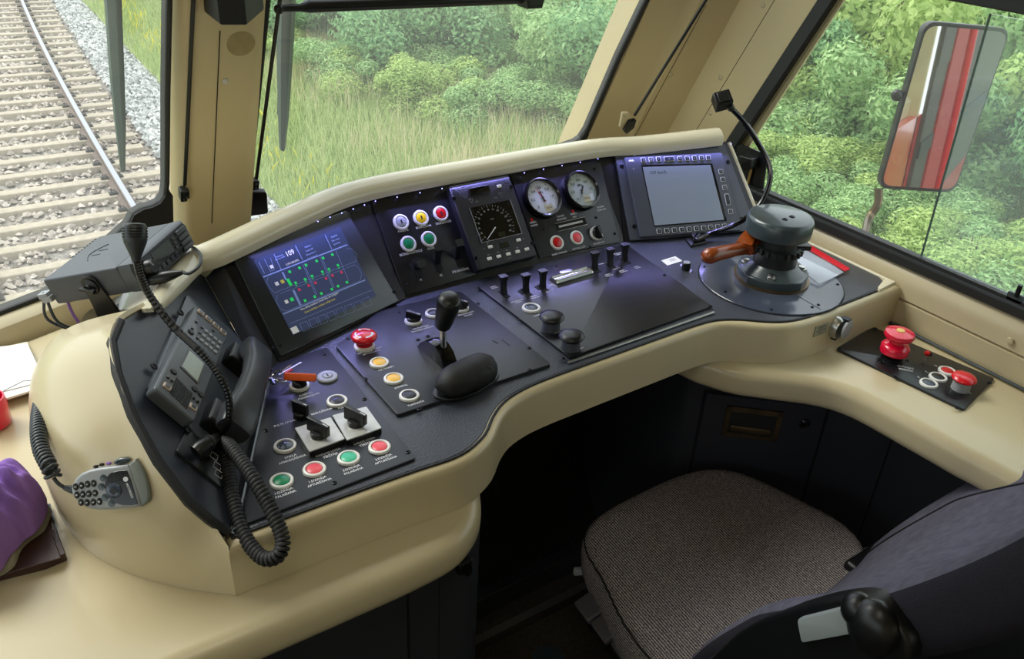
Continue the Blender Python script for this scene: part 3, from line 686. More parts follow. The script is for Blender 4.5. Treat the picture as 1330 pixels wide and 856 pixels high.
# LED strip under the lip
b = MB(); ls = []
for i in range(34):
    t = i/33; j = t*2.999; seg_ = [(TL2+LF.u*.03, T3), (T3, T4), (T5, T6)][int(j)]; fr_ = [LF, CF, RF][int(j)]; p = seg_[0].lerp(seg_[1], j-int(j))-fr_.v*.006+fr_.n*.010
    b.m(ledm).ball(p, .0011, n=6)
b.build('led_strip', desk)
for (p, e_, c_, L_) in ((TL2.lerp(T3, .55)-LF.v*.012+LF.n*.022, .24, (.35, .33, 1), LF), (T3.lerp(T4, .5)-CF.v*.012+CF.n*.022, .34, (.35, .33, 1), CF), (T5.lerp(T6, .4)-RF.v*.012+RF.n*.022, .13, (.35, .33, 1), RF)):
    l_ = bpy.data.lights.new('led_glow', 'AREA'); l_.shape = 'RECTANGLE'; l_.size = .26 if L_ is not CF else .46; l_.size_y = .004; l_.energy = e_; l_.color = c_
    lo_ = bpy.data.objects.new('led_glow', l_); COL.objects.link(lo_); zz_ = (L_.v*.97+L_.n*.12).normalized(); l_.spread = 1.9
    xx_ = L_.u; yy_ = zz_.cross(xx_); lo_.matrix_world = Matrix(((xx_.x, yy_.x, zz_.x, p.x), (xx_.y, yy_.y, zz_.y, p.y), (xx_.z, yy_.z, zz_.z, p.z), (0, 0, 0, 1)))

# ============================================================ CONTROL ELEMENTS
def screw(fr, a, b_, parent, r=.0035, name='screw'):
    q = MB().m(dsteel).lathe(fr, [(r, 0), (r, .0008), (r*.7, .0014), (r*.55, .0014), (r*.5, .0004), (0, .0004)], 12, a, b_); return q.build(name, parent)
def push_button(fr, a, b_, cap, parent, label=None, r=.0150, conv=False):
    q = MB().m(wring).lathe(fr, [(r, 0), (r, .002), (r*.96, .0034), (r*.86, .0042), (r*.76, .0042), (r*.70, .0030), (r*.69, .0)], 32, a, b_, cap1=False)
    o = q.build('push_button', parent)
    if label: o['label'] = label
    q = MB().m(blk).lathe(fr, [(r*.70, .0005), (r*.70, .0022), (r*.64, .0022)], 28, a, b_, cap1=False)
    q.m(cap).lathe(fr, [(r*.66, .0018), (r*.65, .0034), (r*.55, .0042), (0, .0046 if not conv else .0025)], 28, a, b_, cap0=False); q.build('button_cap', o)
    return o
def rotary(fr, a, b_, ang, parent, r=.0150, ring=True, L=.0125, h=.019, label=None):
    q = MB()
    if ring: q.m(wring).lathe(fr, [(r, 0), (r, .002), (r*.94, .0036), (r*.72, .0036), (r*.68, .001)], 32, a, b_, cap1=False)
    q.m(blk).lathe(fr, [(r*.7, .0005), (r*.68, .0075), (r*.6, .0085), (0, .0085)], 24, a, b_)
    o = q.build('rotary_switch', parent)
    f2 = fr.sub(a, b_, 0, ang); q = MB().m(blk)
    q.rings([[f2.P(-L, -.0045, .005), f2.P(L, -.0045, .005), f2.P(L, .0045, .005), f2.P(-L, .0045, .005)], [f2.P(-L, -.0038, h), f2.P(L*1.12, -.003, h*.86), f2.P(L*1.12, .003, h*.86), f2.P(-L, .0038, h)]])
    q.m(white).add([f2.P(L*.5, -.0006, h*.91), f2.P(L*1.05, -.0006, h*.88), f2.P(L*1.05, .0006, h*.88), f2.P(L*.5, .0006, h*.91)], [(0, 1, 2, 3)])
    q.build('knob', o, bevel=.001)
    if label: o['label'] = label
    return o
def paddle(fr, a, b_, parent, tilt=.0, slot=(.005, .016), h=.030, greytop=False, side=0):
    """paddle toggle in a slot"""
    q = MB().m(cabd).slab(fr, rrect(a-slot[0], a+slot[0], b_-slot[1], b_+slot[1], .001), 0, .0008)
    if side: q.slab(fr, rrect(a-.012, a, b_-.004, b_+.010, .001), 0, .0008)
    o = q.build('paddle_switch', parent); f2 = fr.sub(a, b_)
    q = MB().m(blk); prof = [(0, .0055, .0042), (.35, .0048, .0036), (.7, .0054, .0042), (1, .0082, .0066)]
    q.rings([[f2.P(sx*w+0, sy*d_+tilt*t*h, .0005+t*h) for sx, sy in ((-1, -1), (1, -1), (1, 1), (-1, 1))] for t, w, d_ in prof])
    if greytop:
        q.m(hsg).add([f2.P(sx*.0082, sy*.0066+tilt*h, h+.0012) for sx, sy in ((-1, -1), (1, -1), (1, 1), (-1, 1))], [(0, 1, 2, 3)])
    q.build('paddle', o, bevel=.0008)
    return o
def caption(b, fr, px, py, lines, size, h=.0004, ang=0, sx=.9, gap=1.25, align='CENTER', m_=white, off=(0, 0)):
    a, b_ = fr.at(px, py); f2 = fr.sub(a+off[0], b_+off[1], 0, ang)
    b.m(m_)
    for i, t in enumerate(lines): b.text(f2, t, size, 0, -i*size*gap, h, align, sx)
def panel(name, label, fr, pxs, th, m_=plate, r=.006, cat='control panel', mat_edge=None, poly=None):
    poly = poly or [fr.at(x, y) for x, y in pxs]; c = sum((Vector(p) for p in poly), Vector((0, 0)))/len(poly)
    root = thing(name, label, cat, fr.P(c.x, c.y, 0))
    b = MB().m(m_).slab(fr, roundpoly(poly, r), .0, th, r=.0012, seg=2)
    return root, b, Fr(fr.P(0, 0, th), fr.u, fr.v)

# ---- engine start panel (left)
def dsk(px, py): p = Z(px, py, .8); return (p.x, p.y)
root1, b, F1 = panel('control_console', 'engine start panel at the left with green and red buttons and two steel-plated wiper knobs', DK, 0, .004, poly=[dsk(347, 497), (.176, .772), (.412, .777), dsk(425, 453), dsk(357, 476)])
for px, py, ls_ in ((369, 639, ['1.DZINĒJA', 'PALAIŠANA']), (413, 624, ['1.DZINĒJA', 'APTURĒŠANA']), (457, 609, ['2.DZINĒJA', 'PALAIŠANA']), (499, 595, ['2.DZINĒJA', 'APTURĒŠANA']), (378, 594, ['STIKLA', 'APMAZGĀŠANA']),
                    (427, 589, ['KREISAIS LOGA', 'TĪRĪTĀJS']), (474, 574, ['LABAIS LOGA', 'TĪRĪTĀJS']), (446, 530, ['PULTS']), (398, 513, ['KABĪNES', 'APGAISMOJUMS']), (395, 543, ['PULTS APGAISMOJUMA REGULĒŠANA'])):
    caption(b, F1, px, py, ls_, .0056, align='CENTER')
b.build('plate', root1)
for px, py, cp, lb in ((366, 626, green, 'green push button in a white bezel'), (408.5, 611, pink, 'rose red push button in a white bezel'), (453, 596, mint, 'mint green push button in a white bezel'), (493, 582, pink, 'rose red push button in a white bezel'), (370.5, 580.5, greyl, 'dark grey push button in a white bezel'), (438, 522, plate, 'unlit black push button in a white bezel')):
    push_button(F1, *F1.at(px, py), cp, root1, lb)
q = MB().m(silver).lathe(F1, [(.0155, 0), (.0155, .002), (.014, .0035), (.008, .0038), (.0078, .0030), (.006, .0048), (0, .0048)], 30, *F1.at(425.6, 490.5)); a_, b2_ = F1.at(425.6, 490.5); q.m(cabd).box(F1, a_-.0008, a_+.0008, b2_-.004, b2_+.004, .0046, .0052); q.build('key_switch', root1)['label'] = 'silver key switch'
rotary(F1, *F1.at(389, 502), -1.25, root1, label='black rotary switch in a white bezel')
rotary(F1, *F1.at(391, 541), -1.0, root1, ring=False, h=.026, L=.011)
for pts, kx in (([(382.5, 556), (429.5, 542), (448, 570), (402, 587)], (414, 566)), ([(431.5, 539.5), (476, 528), (496, 556), (450.5, 572)], (462, 551))):
    fr_ = F1.sub(0, 0, .009); pl = [fr_.at(x, y) for x, y in pts]
    q = MB().m(blk).slab(F1, roundpoly(pl, .002), 0, .008); q.m(tinp).slab(F1, roundpoly(pl, .002), .008, .0095, r=.0005, seg=1); o = q.build('switch_plate', root1); o['label'] = 'worn steel plate on a black block'
    r_o = rotary(fr_, *fr_.at(*kx), -1.15, root1, ring=False, L=.017, h=.026, r=.016)
for px, py in ((352, 480), (421, 460), (345.5, 559.5), (399, 545), (473.5, 518.5), (530, 587.5), (434.5, 627.5)): screw(F1, *F1.at(px, py), root1)

# ---- traction panel (middle left)
root2, b, F2 = panel('control_console', 'lever panel left of centre with red stop button, two amber buttons and worn black surface', DK, 0, .006, r=.005, poly=[(.434, 1.083), (.4335, .872), (.700, .871), (.700, 1.146), (.54, 1.150)])
for px, py, ls_ in ((481, 456, ['DZINĒJU AVĀRIJAS', 'APTURĒŠANA']), (502, 479.5, ['UZ PRIEKŠU']), (521.5, 503, ['ATPAKAĻ']), (541, 525, ['TUKŠGAITA']), (547, 426, ['VENTILĀCIJAS', 'ŽALŪZIJU SLĒDZIS']), (606, 408, ['PROŽEKTORS', 'SPILGTI']), (583, 414, ['GAISMA'])):
    caption(b, F2, px, py, ls_, .0054)
b.build('plate', root2)
q = MB().m(wring).lathe(F2, [(.0165, 0), (.0165, .004), (.014, .006)], 28, *F2.at(473.5, 451)); q.m(redp).lathe(F2, [(.013, .004), (.013, .012), (.0195, .016), (.0205, .021), (.018, .0245), (0, .0265)], 36, *F2.at(473.5, 451))
fm = F2.sub(*F2.at(473.5, 451), .0262)
for s_ in range(3):
    t0 = s_*2*PI/3+.3; pts_o = [(.0145*math.cos(t0+k*.16), .0145*math.sin(t0+k*.16)) for k in range(9)]; pts_i = [(.0118*math.cos(t0+k*.16), .0118*math.sin(t0+k*.16)) for k in range(9)]
    q.m(white).rings([[fm.P(x, y, .0002-.0012) for x, y in pts_o], [fm.P(x, y, .0003-.0006) for x, y in pts_i]], closed=False, cap0=False, cap1=False)
    t1 = t0+8*.16; q.add([fm.P(.0170*math.cos(t1), .0170*math.sin(t1), -.0012), fm.P(.0095*math.cos(t1), .0095*math.sin(t1), 0), fm.P(.0132*math.cos(t1+.33), .0132*math.sin(t1+.33), -.0004)], [(0, 1, 2)])
q.build('emergency_stop', root2, ang=50)['label'] = 'red mushroom stop button with white turn arrows'
for px, py, cp, lb in ((492.7, 472.3, amber, 'amber push button in a white bezel'), (511.4, 493, amber, 'amber push button in a white bezel'), (531.7, 515, plate, 'unlit black push button in a white bezel'), (563.5, 408, plate, 'unlit black push button behind the lever')): push_button(F2, *F2.at(px, py), cp, root2, lb)
rotary(F2, *F2.at(537, 417.5), -.95, root2); rotary(F2, *F2.at(598, 401), -.95, root2)
for px, py in ((451.6, 440.5), (518, 405), (580, 384.5), (474.7, 492.5), (544.5, 531.7), (621, 394.5), (687.5, 452), (688, 480.5), (543, 441.5), (556, 437)): screw(F2, *F2.at(px, py), root2)
q = MB().m(dtop)
for (x0, y0), (x1, y1) in (((640, 442.5), (647, 446)), ((652, 441), (657, 444.5)), ((657, 445), (662, 449))):
    q.m(blk).tube([F2.P(*F2.at(x0, y0), .0003), F2.P(*F2.at(x1, y1), .0003)], .0006, 5)
q.build('scratch_mark', root2)
# the lever
lv = thing('control_lever', 'black throttle lever with tapered knob on a steel stem in a slotted guide', 'lever', F2.P(*F2.at(573, 462)))
ga, gb = F2.at(551, 447), F2.at(586, 477)
gd = Fr(F2.P(*ga), F2.P(*gb)-F2.P(*ga), F2.u); ln = (F2.P(*gb)-F2.P(*ga)).length; q = MB().m(blks)
sgn = 1 if gd.n.z > 0 else -1
ws = [(0, .001), (.1, .012), (.25, .022), (.45, .029), (.65, .029), (.85, .020), (1, .002)]
q.rings([[gd.P(t*ln, w_, sgn*z_) for w_, z_ in ((-.014, -.001), (.014, -.001), (.012, h_*.9), (.004, h_), (-.004, h_), (-.012, h_*.9))] for t, h_ in ws]); q.build('lever_guide', lv, ang=25)
st0 = F2.P(*F2.at(577, 466)); 
kb = Z(575, 423, .8+.066); kt = Z(574.5, 391, .8+.122)
st0 = Vector((kb.x-.001, kb.y-.004, .806))
q = MB().m(chrome).tube([st0, kb], .0055, 14); q.build('stem', lv)
ax = (kt-kb).normalized(); kf = Fr(kb, Vector((1, 0, 0)), ax.cross(Vector((1, 0, 0))))
L_ = (kt-kb).length
q = MB().m(blk).lathe(kf, [(.0105, -.002), (.0125, .001), (.0135, .006), (.0165, L_*.6), (.0185, L_*.84), (.0175, L_*.95), (.013, L_*1.04), (.005, L_*1.07), (0, L_*1.075)], 30); q.build('knob', lv, ang=50)
# worn black hand grip lying in front of the lever
gp0, gp1 = F2.P(*F2.at(589, 500)), F2.P(*F2.at(625, 492))
gf = Fr(F2.P(*F2.at(606, 500)), gp1-gp0, (0, 1, 0)); q = MB().m(rub); rs = []
for i in range(15):
    t = -1+2*i/14; x = t*.054; w = math.sqrt(max(0, 1-(abs(t)**2.6)))*(.0275 if t < .1 else .027+.004*t)+.0004; h_ = w*1.25; yo = .010*math.sin(t*1.6)
    rs.append([gf.P(x, yo+w*math.cos(2*PI*k/20), max(.0005, .0165+h_*.72*math.sin(2*PI*k/20))+ .0016*noise.noise(Vector((x*70, math.cos(2*PI*k/20)*2, t)))) for k in range(20)])
q.rings(rs); hg = q.build('hand_grip', ang=60); tag(hg, 'worn black padded palm rest in front of the throttle lever', 'palm rest')
q = MB().m(blk).slab(gf, [(x*1.05, y*1.06) for x, y in [( -.054*math.cos(k*PI/12) , .010*math.sin(-math.cos(k*PI/12)*1.6)+.027*math.sin(k*PI/12)) for k in range(24)]], .0002, .004, r=.001); q.build('sole', hg)
q = MB().m(blks)
for pts in ([(-.006, .012), (.006, .018), (.012, .010), (.020, .014)], [(.012, .010), (.014, -.004), (.024, -.012)], [(.020, .014), (.032, .004), (.038, -.010), (.030, -.018)]):
    q.tube([gf.P(x, y+.004, .0375-abs(y)*.32-max(0, abs(x)-.02)*.2) for x, y in pts], .0016, 5)
q.build('crack', hg)

# ---- wide black panel (centre right)
root3, b, F3 = panel('control_console', 'wide scuffed black panel at the centre with six paddle switches and clip', DK, 0, .005, plate2, .004, poly=[(.738, 1.150), (.7385, .873), (1.066, .884), (1.100, 1.160)])
for px, py, n_l in ((641, 373, 2), (672, 391.5, 2), (694, 385.5, 2), (714.5, 378.5, 1), (716, 371, 1), (783, 343, 1), (790, 357, 2), (808.5, 352, 2), (827, 347, 2), (799, 348, 2), (801, 330, 2), (699, 410, 1), (726, 432, 1), (753, 454, 1)):
    wds = [['APGAISMOJUMS', 'KABĪNE'], ['BREMŽU', 'PĀRBAUDE'], ['SMILŠU', 'PADEVE']][int(px) % 3][:n_l]
    caption(b, F3, px, py, wds, .0042, sx=.85 if n_l > 1 else .6)
b.build('plate', root3)
for px, py, tl_, sd_ in ((654.5, 382, .15, 0), (683, 379.5, .1, 1), (705, 374, .1, 1), (772.5, 350, .15, 0), (792.5, 345, .15, 0), (811.5, 339, .15, 0)):
    paddle(F3, *F3.at(px, py), root3, tilt=tl_, side=sd_, slot=(.0048, .014), h=.034)
push_button(F3, *F3.at(690, 401), greyl, root3, 'grey push button in a white bezel', r=.0165)
for (x0, y0), (x1, y1) in (((715.5, 427), (716.8, 413)), ((741, 452), (744, 436))):
    p0 = F3.P(*F3.at(x0, y0)); a_, b2_ = F3.at(x0, y0)
    q = MB().m(radm).lathe(F3, [(.0155, 0), (.0150, .004), (.0140, .018)], 28, a_, b2_)
    q.m(blk).lathe(F3, [(.012, .016), (.019, .019), (.0212, .0225), (.020, .0255), (.013, .0285), (0, .0300)], 36, a_, b2_); q.build('mushroom_button', root3, ang=50)['label'] = 'black mushroom push button on a grey collar'
for px, py in ((621.5, 374), (721, 346), (783, 325), (863, 357.5), (674, 415.5), (731.5, 466), (834.5, 429.5), (923, 398)): screw(F3, *F3.at(px, py), root3)
q = MB().m(steel).tube([F3.P(*F3.at(736, 468), -.002)+Vector((.0, -.004, 0)), F3.P(*F3.at(925, 403), -.002)+Vector((0, -.004, 0))], .0022, 8); q.build('edge_trim', root3)
# document clip
ca, cb = F3.at(719, 368), F3.at(766, 354); cf = Fr(F3.P(*ca), F3.P(*cb)-F3.P(*ca), F3.v); LC = (F3.P(*cb)-F3.P(*ca)).length
clip = thing('document_clip', 'shiny steel bulldog clip screwed to the wide black panel', 'clip', cf.P(LC/2, 0))
q = MB().m(chrome); 
prof = [(-.009, .0008), (-.0095, .004), (-.006, .0085), (.001, .0095), (.006, .008), (.009, .005), (.013, .004), (.013, .001)]
q.rings([[cf.P(x, y, z) for y, z in prof] for x in (0, .002, LC-.002, LC)]); q.build('clip_body', clip, ang=60)
q = MB().m(steel).tube([cf.P(0.003, -.006, .006), cf.P(LC-.003, -.006, .006)], .0035, 10)
q.tube([cf.P(.002, .009, .0075), cf.P(LC*.98, .009, .0075)], .0022, 8)
q.slab(cf.sub(LC*.42, .006, .010), rrect(-.0135, .0135, -.002, .010, .005), 0, .0016, r=.0005); q.build('clip_lever', clip)

# small knob and sticker right of it
kn = thing('dimmer_knob', 'small black dimmer knob on a tiny steel plate beside the document clip panel', 'knob', Z(891, 350, .8))
f_ = DK; q = MB().m(steel).slab(f_, roundpoly([f_.at(*p) for p in ((883, 345), (887, 343), (899, 352), (896, 355), (890, 354))], .002), 0, .0015); q.build('base_plate', kn)
q = MB().m(blk).lathe(f_, [(.0085, .0015), (.0082, .015), (.0068, .0165)], 20, *f_.at(890.5, 350.5)); q.m(silver).lathe(f_, [(.0068, .0166), (0, .0172)], 20, *f_.at(890.5, 350.5)); q.build('knob', kn)
q = MB().m(paper).slab(f_, [f_.at(*p) for p in ((859, 338.5), (877, 333), (886, 339), (867, 345))], .0, .0005)
caption(q, f_, 873, 337.5, ['SIGNĀLS', 'AIZLIEGTS'], .0042, h=.0007, m_=blk); tag(q.build('sticker'), 'small white printed sticker on the desk beside the dimmer knob', 'sticker')

# ---- keys
kr = thing('key_bunch', 'bunch of keys with an orange tag resting over the start panel edge', 'keys', Z(372, 493, .806))
q = MB().m(chrome); c0 = Z(361, 490, .812); q.tube([c0+Vector((.013*math.cos(t), .013*math.sin(t), .004*math.sin(t*2))) for t in [2*PI*k/20 for k in range(21)]], .0011, 6, cap=False); q.build('key_ring', kr)
kf_ = Fr(Z(369, 489, .826), Z(403, 490.5, .826)-Z(369, 489, .826), UP); q = MB().m(orange).slab(kf_, rrect(0, .046, -.0055, .0055, .003), -.003, .003, r=.001); q.build('key_tag', kr)['label'] = 'orange plastic tag'
for (x0, y0, x1, y1, m_, w_) in ((362, 487, 391, 471, steel, .0016), (370, 485, 379, 480, keyred, .0032), (351, 491, 381, 493, brass, .0014), (366, 483, 378, 474, brass, .0016), (352, 492, 356, 499, greyl, .0035)):
    q = MB().m(m_).tube([Z(x0, y0, .822), Z(x1, y1, .822)], w_, 8, flat=.5); q.build('key', kr)
# ============================================================ INSTRUMENT PANELS
# centre left: key switches, buttons, toggles
def z8(x, y): return (470+x/4.757, 220+y/4.757)
def z1(x, y): return (570+x/5.035, 190+y/5.035)
root4, b, G1 = panel('control_console', 'upright instrument panel with white, yellow and red key switches above three paddle switches', CF, 0, .003, fasc, .002, poly=[CF.at(525, 385), CF.at(*z8(700, 655)), CF.at(*z8(540, 30)), CF.at(481, 262)])
for px, py, ls_ in ((*z8(257, 385), ['PĀRDEVE']), (*z8(383, 360), ['BREMZĒŠANA']), (*z8(506, 334), ['SAGREBŠANĀS']), (*z8(306, 522), ['SKŪRAS KONTROLE']), (*z8(428, 493), ['SLIDES']), (*z8(368, 690), ['P1']), (*z8(492, 662), ['P2']), (*z8(612, 630), ['EPB BAROŠANA'])):
    caption(b, G1, px, py, ls_, .0062, sx=.8)
b.build('plate', root4)
def key_button(fr, a, b_, cap, parent, label):
    o = push_button(fr, a, b_, cap, parent, label, r=.0150)
    q = MB().m(cabd).slab(fr, [(a-.0012, b_-.0035), (a+.0012, b_-.0035), (a+.0012, b_+.0035), (a-.0012, b_+.0035)], .0046, .0052); q.build('keyhole', o)
key_button(G1, *G1.at(*z8(240, 328)), silver, root4, 'white key switch'); key_button(G1, *G1.at(*z8(363, 302)), yellow, root4, 'yellow key switch'); key_button(G1, *G1.at(*z8(486, 275)), redl, root4, 'red key switch')
push_button(G1, *G1.at(*z8(286, 462)), green, root4, 'green push button'); push_button(G1, *G1.at(*z8(412, 432)), green, root4, 'green push button with engraving')
paddle(G1, *G1.at(*z8(340, 606)), root4, slot=(.0065, .018), h=.022, greytop=True, side=1); paddle(G1, *G1.at(*z8(466, 575)), root4, tilt=.8, slot=(.0065, .018), h=.026, greytop=True); paddle(G1, *G1.at(*z8(592, 546)), root4, tilt=.8, slot=(.0065, .018), h=.026, greytop=True)
for p in ((85, 265), (320, 140), (287, 713), (525, 710), (360, 662), (484, 632), (606, 600)): screw(G1, *G1.at(*z8(*p)), root4, .003)

# centre right: gauges
root5, b, G2 = panel('control_console', 'upright instrument panel with two round pressure gauges over two red buttons', CF, 0, .003, fasc, .002, poly=[CF.at(*z1(655, 735)), CF.at(*z1(1178, 630)), CF.at(*z1(1045, 75)), CF.at(*z1(462, 185))])
for px, py, ls_ in ((*z1(618, 503), ['BREMŽU', 'CILINDRI']), (*z1(797, 462), ['GALVENĀ', 'MAĢISTRĀLE']), (*z1(882, 447), ['BREMŽU', 'VADS']), (*z1(1057, 402), ['SPIEDIENA', 'REZERVUĀRS']), (*z1(790, 705), ['BREMŽU PĀRBAUDE']), (*z1(918, 670), ['AUTO PALĪDZĪBA']), (*z1(1048, 638), ['APGAISMOJUMS'])):
    caption(b, G2, px, py, ls_, .0050, sx=.8)
for p in ((607, 481), (875, 425)):
    a_, b2_ = G2.at(*z1(*p)); b.m(redl).box(G2, a_-.0025, a_+.0025, b2_-.003, b2_+.003, .0002, .0008)
b.build('plate', root5)
def gauge(px, py, face, needles, nums, parent, sticker, label):
    a, b_ = G2.at(px, py); f = G2.sub(a, b_); R = .0415
    q = MB().m(blks).lathe(f, [(R*1.0, 0), (R*1.0, .010), (R*.96, .014), (R*.90, .015), (R*.85, .0135), (R*.84, .008)], 48, cap1=False); o = q.build('pressure_gauge', parent, ang=40); o['label'] = label
    q = MB().m(face).lathe(f, [(R*.845, .0075), (0, .0076)], 48, cap0=False)
    q.m(blk)
    for k in range(41):
        t = math.radians(225-270*k/40); r0, r1 = R*.80, R*(.70 if k % 5 == 0 else .755); w = .00035 if k % 5 else .0006
        d_ = Vector((math.cos(t), math.sin(t))); e_ = Vector((-d_.y, d_.x))*w
        q.add([f.P(*(d_*r0+e_), .0082), f.P(*(d_*r1+e_), .0082), f.P(*(d_*r1-e_), .0082), f.P(*(d_*r0-e_), .0082)], [(0, 1, 2, 3)])
    for k, tx in enumerate(nums):
        t = math.radians(225-270*k/(len(nums)-1)); q.text(f, tx, R*.19, R*.55*math.cos(t), R*.55*math.sin(t)-R*.07, .0082)
    q.text(f, 'MPa', R*.16, 0, R*.22, .0082)
    q.build('dial', o)
    for ang, cl, L_ in needles:
        t = math.radians(ang); nf = f.sub(0, 0, .0092 if cl is redl else .0100, t); q = MB().m(cl).add([nf.P(-R*.25, -.0028), nf.P(-R*.18, 0), nf.P(-R*.25, .0028), nf.P(0, .0011), nf.P(R*L_, .0002), nf.P(R*L_, -.0002), nf.P(0, -.0011)], [(0, 1, 6), (1, 2, 3), (1, 3, 6), (3, 4, 5, 6)]); q.build('needle', o)
    q = MB().m(brass).lathe(f, [(.0022, .008), (.0022, .0112), (0, .0118)], 16); q.build('hub', o)
    q = MB().m(paper2)
    q.box(f, *[v*R for v in sticker[0]], .0080, .0084); q.m(white).box(f, *[v*R for v in sticker[1]], .0080, .0084); q.m(blk)
    s0_ = sticker[0]
    q.text(f, '03/16', R*.14, R*(s0_[0]+s0_[1])/2, R*(s0_[2]+s0_[3])/2-.001, .0086); q.build('inspection_sticker', o)
    q = MB().m(glass).lathe(f, [(R*.86, .0132), (0, .0133)], 40, cap0=False); q.build('lens', o)
gauge(*z1(665, 347), dialw, [(110, redl, .74), (97, blk, .6)], ['0', '0,2', '0,4', '0,6', '0,8', '1,0', '1,6'], root5, ((-.05, .38, -.72, -.38), (.4, .58, -.66, -.34)), 'left gauge with a white dial and a red needle')
gauge(*z1(920, 297), dialg, [(238, castd, .72), (60, castd, .3)], ['0', '0,2', '0,4', '0,6', '0,8', '1,0', '1,6'], root5, ((-.05, .34, -.62, -.30), (.36, .56, -.62, -.26)), 'right gauge with a greyish dial and a dark needle')
# paper strip slot
pl = [G2.at(*z1(*p)) for p in ((725, 515), (978, 455), (1000, 503), (748, 568))]; c_ = sum((Vector(p) for p in pl), Vector((0, 0)))/4; sf = G2.sub(c_.x, c_.y)
q = MB().m(cabd).slab(sf, rrect(-.037, .037, -.0085, .0085, .001), 0, .0006); q.m(steel); 
for aa in ((-.037, .037, .0078, .0085), (-.037, .037, -.0085, -.0078)): q.box(sf, *aa, .0005, .0016)
q.m(tinp).box(sf, -.031, .028, -.0018, .0022, .0006, .0022); q.build('recorder_slot', root5)['label'] = 'dark slot with a pale metal bar'
push_button(G2, *G2.at(*z1(770, 632)), redl, root5, 'dark red push button in a white bezel'); push_button(G2, *G2.at(*z1(900, 600)), pink, root5, 'light red push button in a white bezel')
rotary(G2, *G2.at(*z1(1028, 572)), -1.45, root5)
for p in ((686, 545), (1028, 467), (1018, 148), (787, 122), (1150, 572), (990, 659)): screw(G2, *G2.at(*z1(*p)), root5, .003)

# speed recorder unit
pl = [CF.at(*z1(*p)) for p in ((62, 258), (450, 190), (650, 715), (255, 815))]
c_ = [sum(p[0] for p in pl)/4, sum(p[1] for p in pl)/4]
h_t = .022
def u1(x, y): return SU.at(*z1(x, y))
su = thing('speed_recorder', 'square black speedometer unit with a dark dial up to 150 and small pale keys', 'speedometer', CF.P(*c_))
SU = Fr(CF.P(0, 0, h_t), CF.u, CF.v)
pl = [u1(*p) for p in ((66, 258), (450, 190), (652, 712), (258, 815))]
x0 = min(pl[0][0], pl[3][0])*.5+max(pl[0][0], pl[3][0])*.5; x1 = (pl[1][0]+pl[2][0])/2; y0 = (pl[2][1]+pl[3][1])/2; y1 = (pl[0][1]+pl[1][1])/2
q = MB().m(mat('speckled_black_case', (34, 34, 42), .4, bump=.5, bscale=500)).slab(CF, roundpoly([(x0, y0), (x1, y0), (x1, y1), (x0, y1)], .004), .001, h_t, r=.003); q.build('case', su)
pl = [u1(*p) for p in ((195, 405), (465, 352), (543, 572), (280, 633))]; mx = [(pl[0][0]+pl[3][0])/2, (pl[1][0]+pl[2][0])/2]; my = [(pl[2][1]+pl[3][1])/2, (pl[0][1]+pl[1][1])/2]
q = MB().m(blks).box(SU, mx[0], mx[1], my[0], my[1], 0, .001)
q.m(silver)
for bx in ((mx[0], mx[0]+.0008, my[0], my[1]), (mx[1]-.0008, mx[1], my[0], my[1]), (mx[0], mx[1], my[0], my[0]+.0008)): q.box(SU, *bx, .0005, .0018)
cx, cy = u1(362, 522); RD = (mx[1]-mx[0])*.40; q.m(silver)
for k in range(31):
    t = math.radians(228-255*k/30); d_ = Vector((math.cos(t), math.sin(t))); e_ = Vector((-d_.y, d_.x))*(.00045 if k % 2 == 0 else .0003); r0, r1 = RD*1.16, RD*(1.02 if k % 2 == 0 else 1.08)
    q.add([SU.P(cx+v.x, cy+v.y, .0014) for v in (d_*r0+e_, d_*r1+e_, d_*r1-e_, d_*r0-e_)], [(0, 1, 2, 3)])
for k in range(16):
    t = math.radians(228-255*k/15); q.text(SU, str(k*10), .0052, cx+RD*.90*math.cos(t), cy+RD*.90*math.sin(t)-.0018, .0014, sx=.75)
q.text(SU, 'km/h', .0038, cx, cy+RD*.35, .0014); q.m(lcdd).box(SU, cx+.002, cx+.017, cy-RD*.62, cy-RD*.38, .001, .0014)
q.m(dsteel).box(SU, mx[0]+.001, mx[0]+.008, my[1]-.010, my[1]-.003, .001, .0016).box(SU, mx[1]-.010, mx[1]-.002, my[1]-.009, my[1]-.003, .001, .0016)
q.build('dial', su)
n0 = u1(362, 538); n1 = u1(312, 612); v_ = Vector(n1)-Vector(n0); nf = SU.sub(n0[0], n0[1], .003, math.atan2(v_.y, v_.x))
q = MB().m(white).slab(nf, [(-.002, -.001), (v_.length, -.0004), (v_.length, .0004), (-.002, .001)], 0, .0006); q.build('needle', su)
c2 = u1(268, 290); q = MB().m(blks).slab(SU, rrect(c2[0]-.023, c2[0]+.020, c2[1]-.007, c2[1]+.007, .001), 0, .004, r=.001); q.m(silver).text(SU, '·····', .0035, c2[0], c2[1]-.001, .0042); q.build('cassette_door', su)
def pill(x, y, parent=su, w=.0048, h=.0030, fr=None, nm='key'):
    fr = fr or SU; a_, b2_ = u1(x, y); q = MB().m(wring).slab(fr, rrect(a_-w, a_+w, b2_-h, b2_+h, .0015), 0, .0022, r=.0008, seg=2); return q.build(nm, parent)
for p in ((394, 262), (335, 659), (520, 614), (330, 736), (391, 721), (453, 706), (514, 690), (574, 674)): pill(*p)
a_, b2_ = u1(431, 646); q = MB().m(lcdd).box(SU, a_-.0085, a_+.0085, b2_-.005, b2_+.005, 0, .0012); q.build('small_display', su)
q = MB().m(silver)
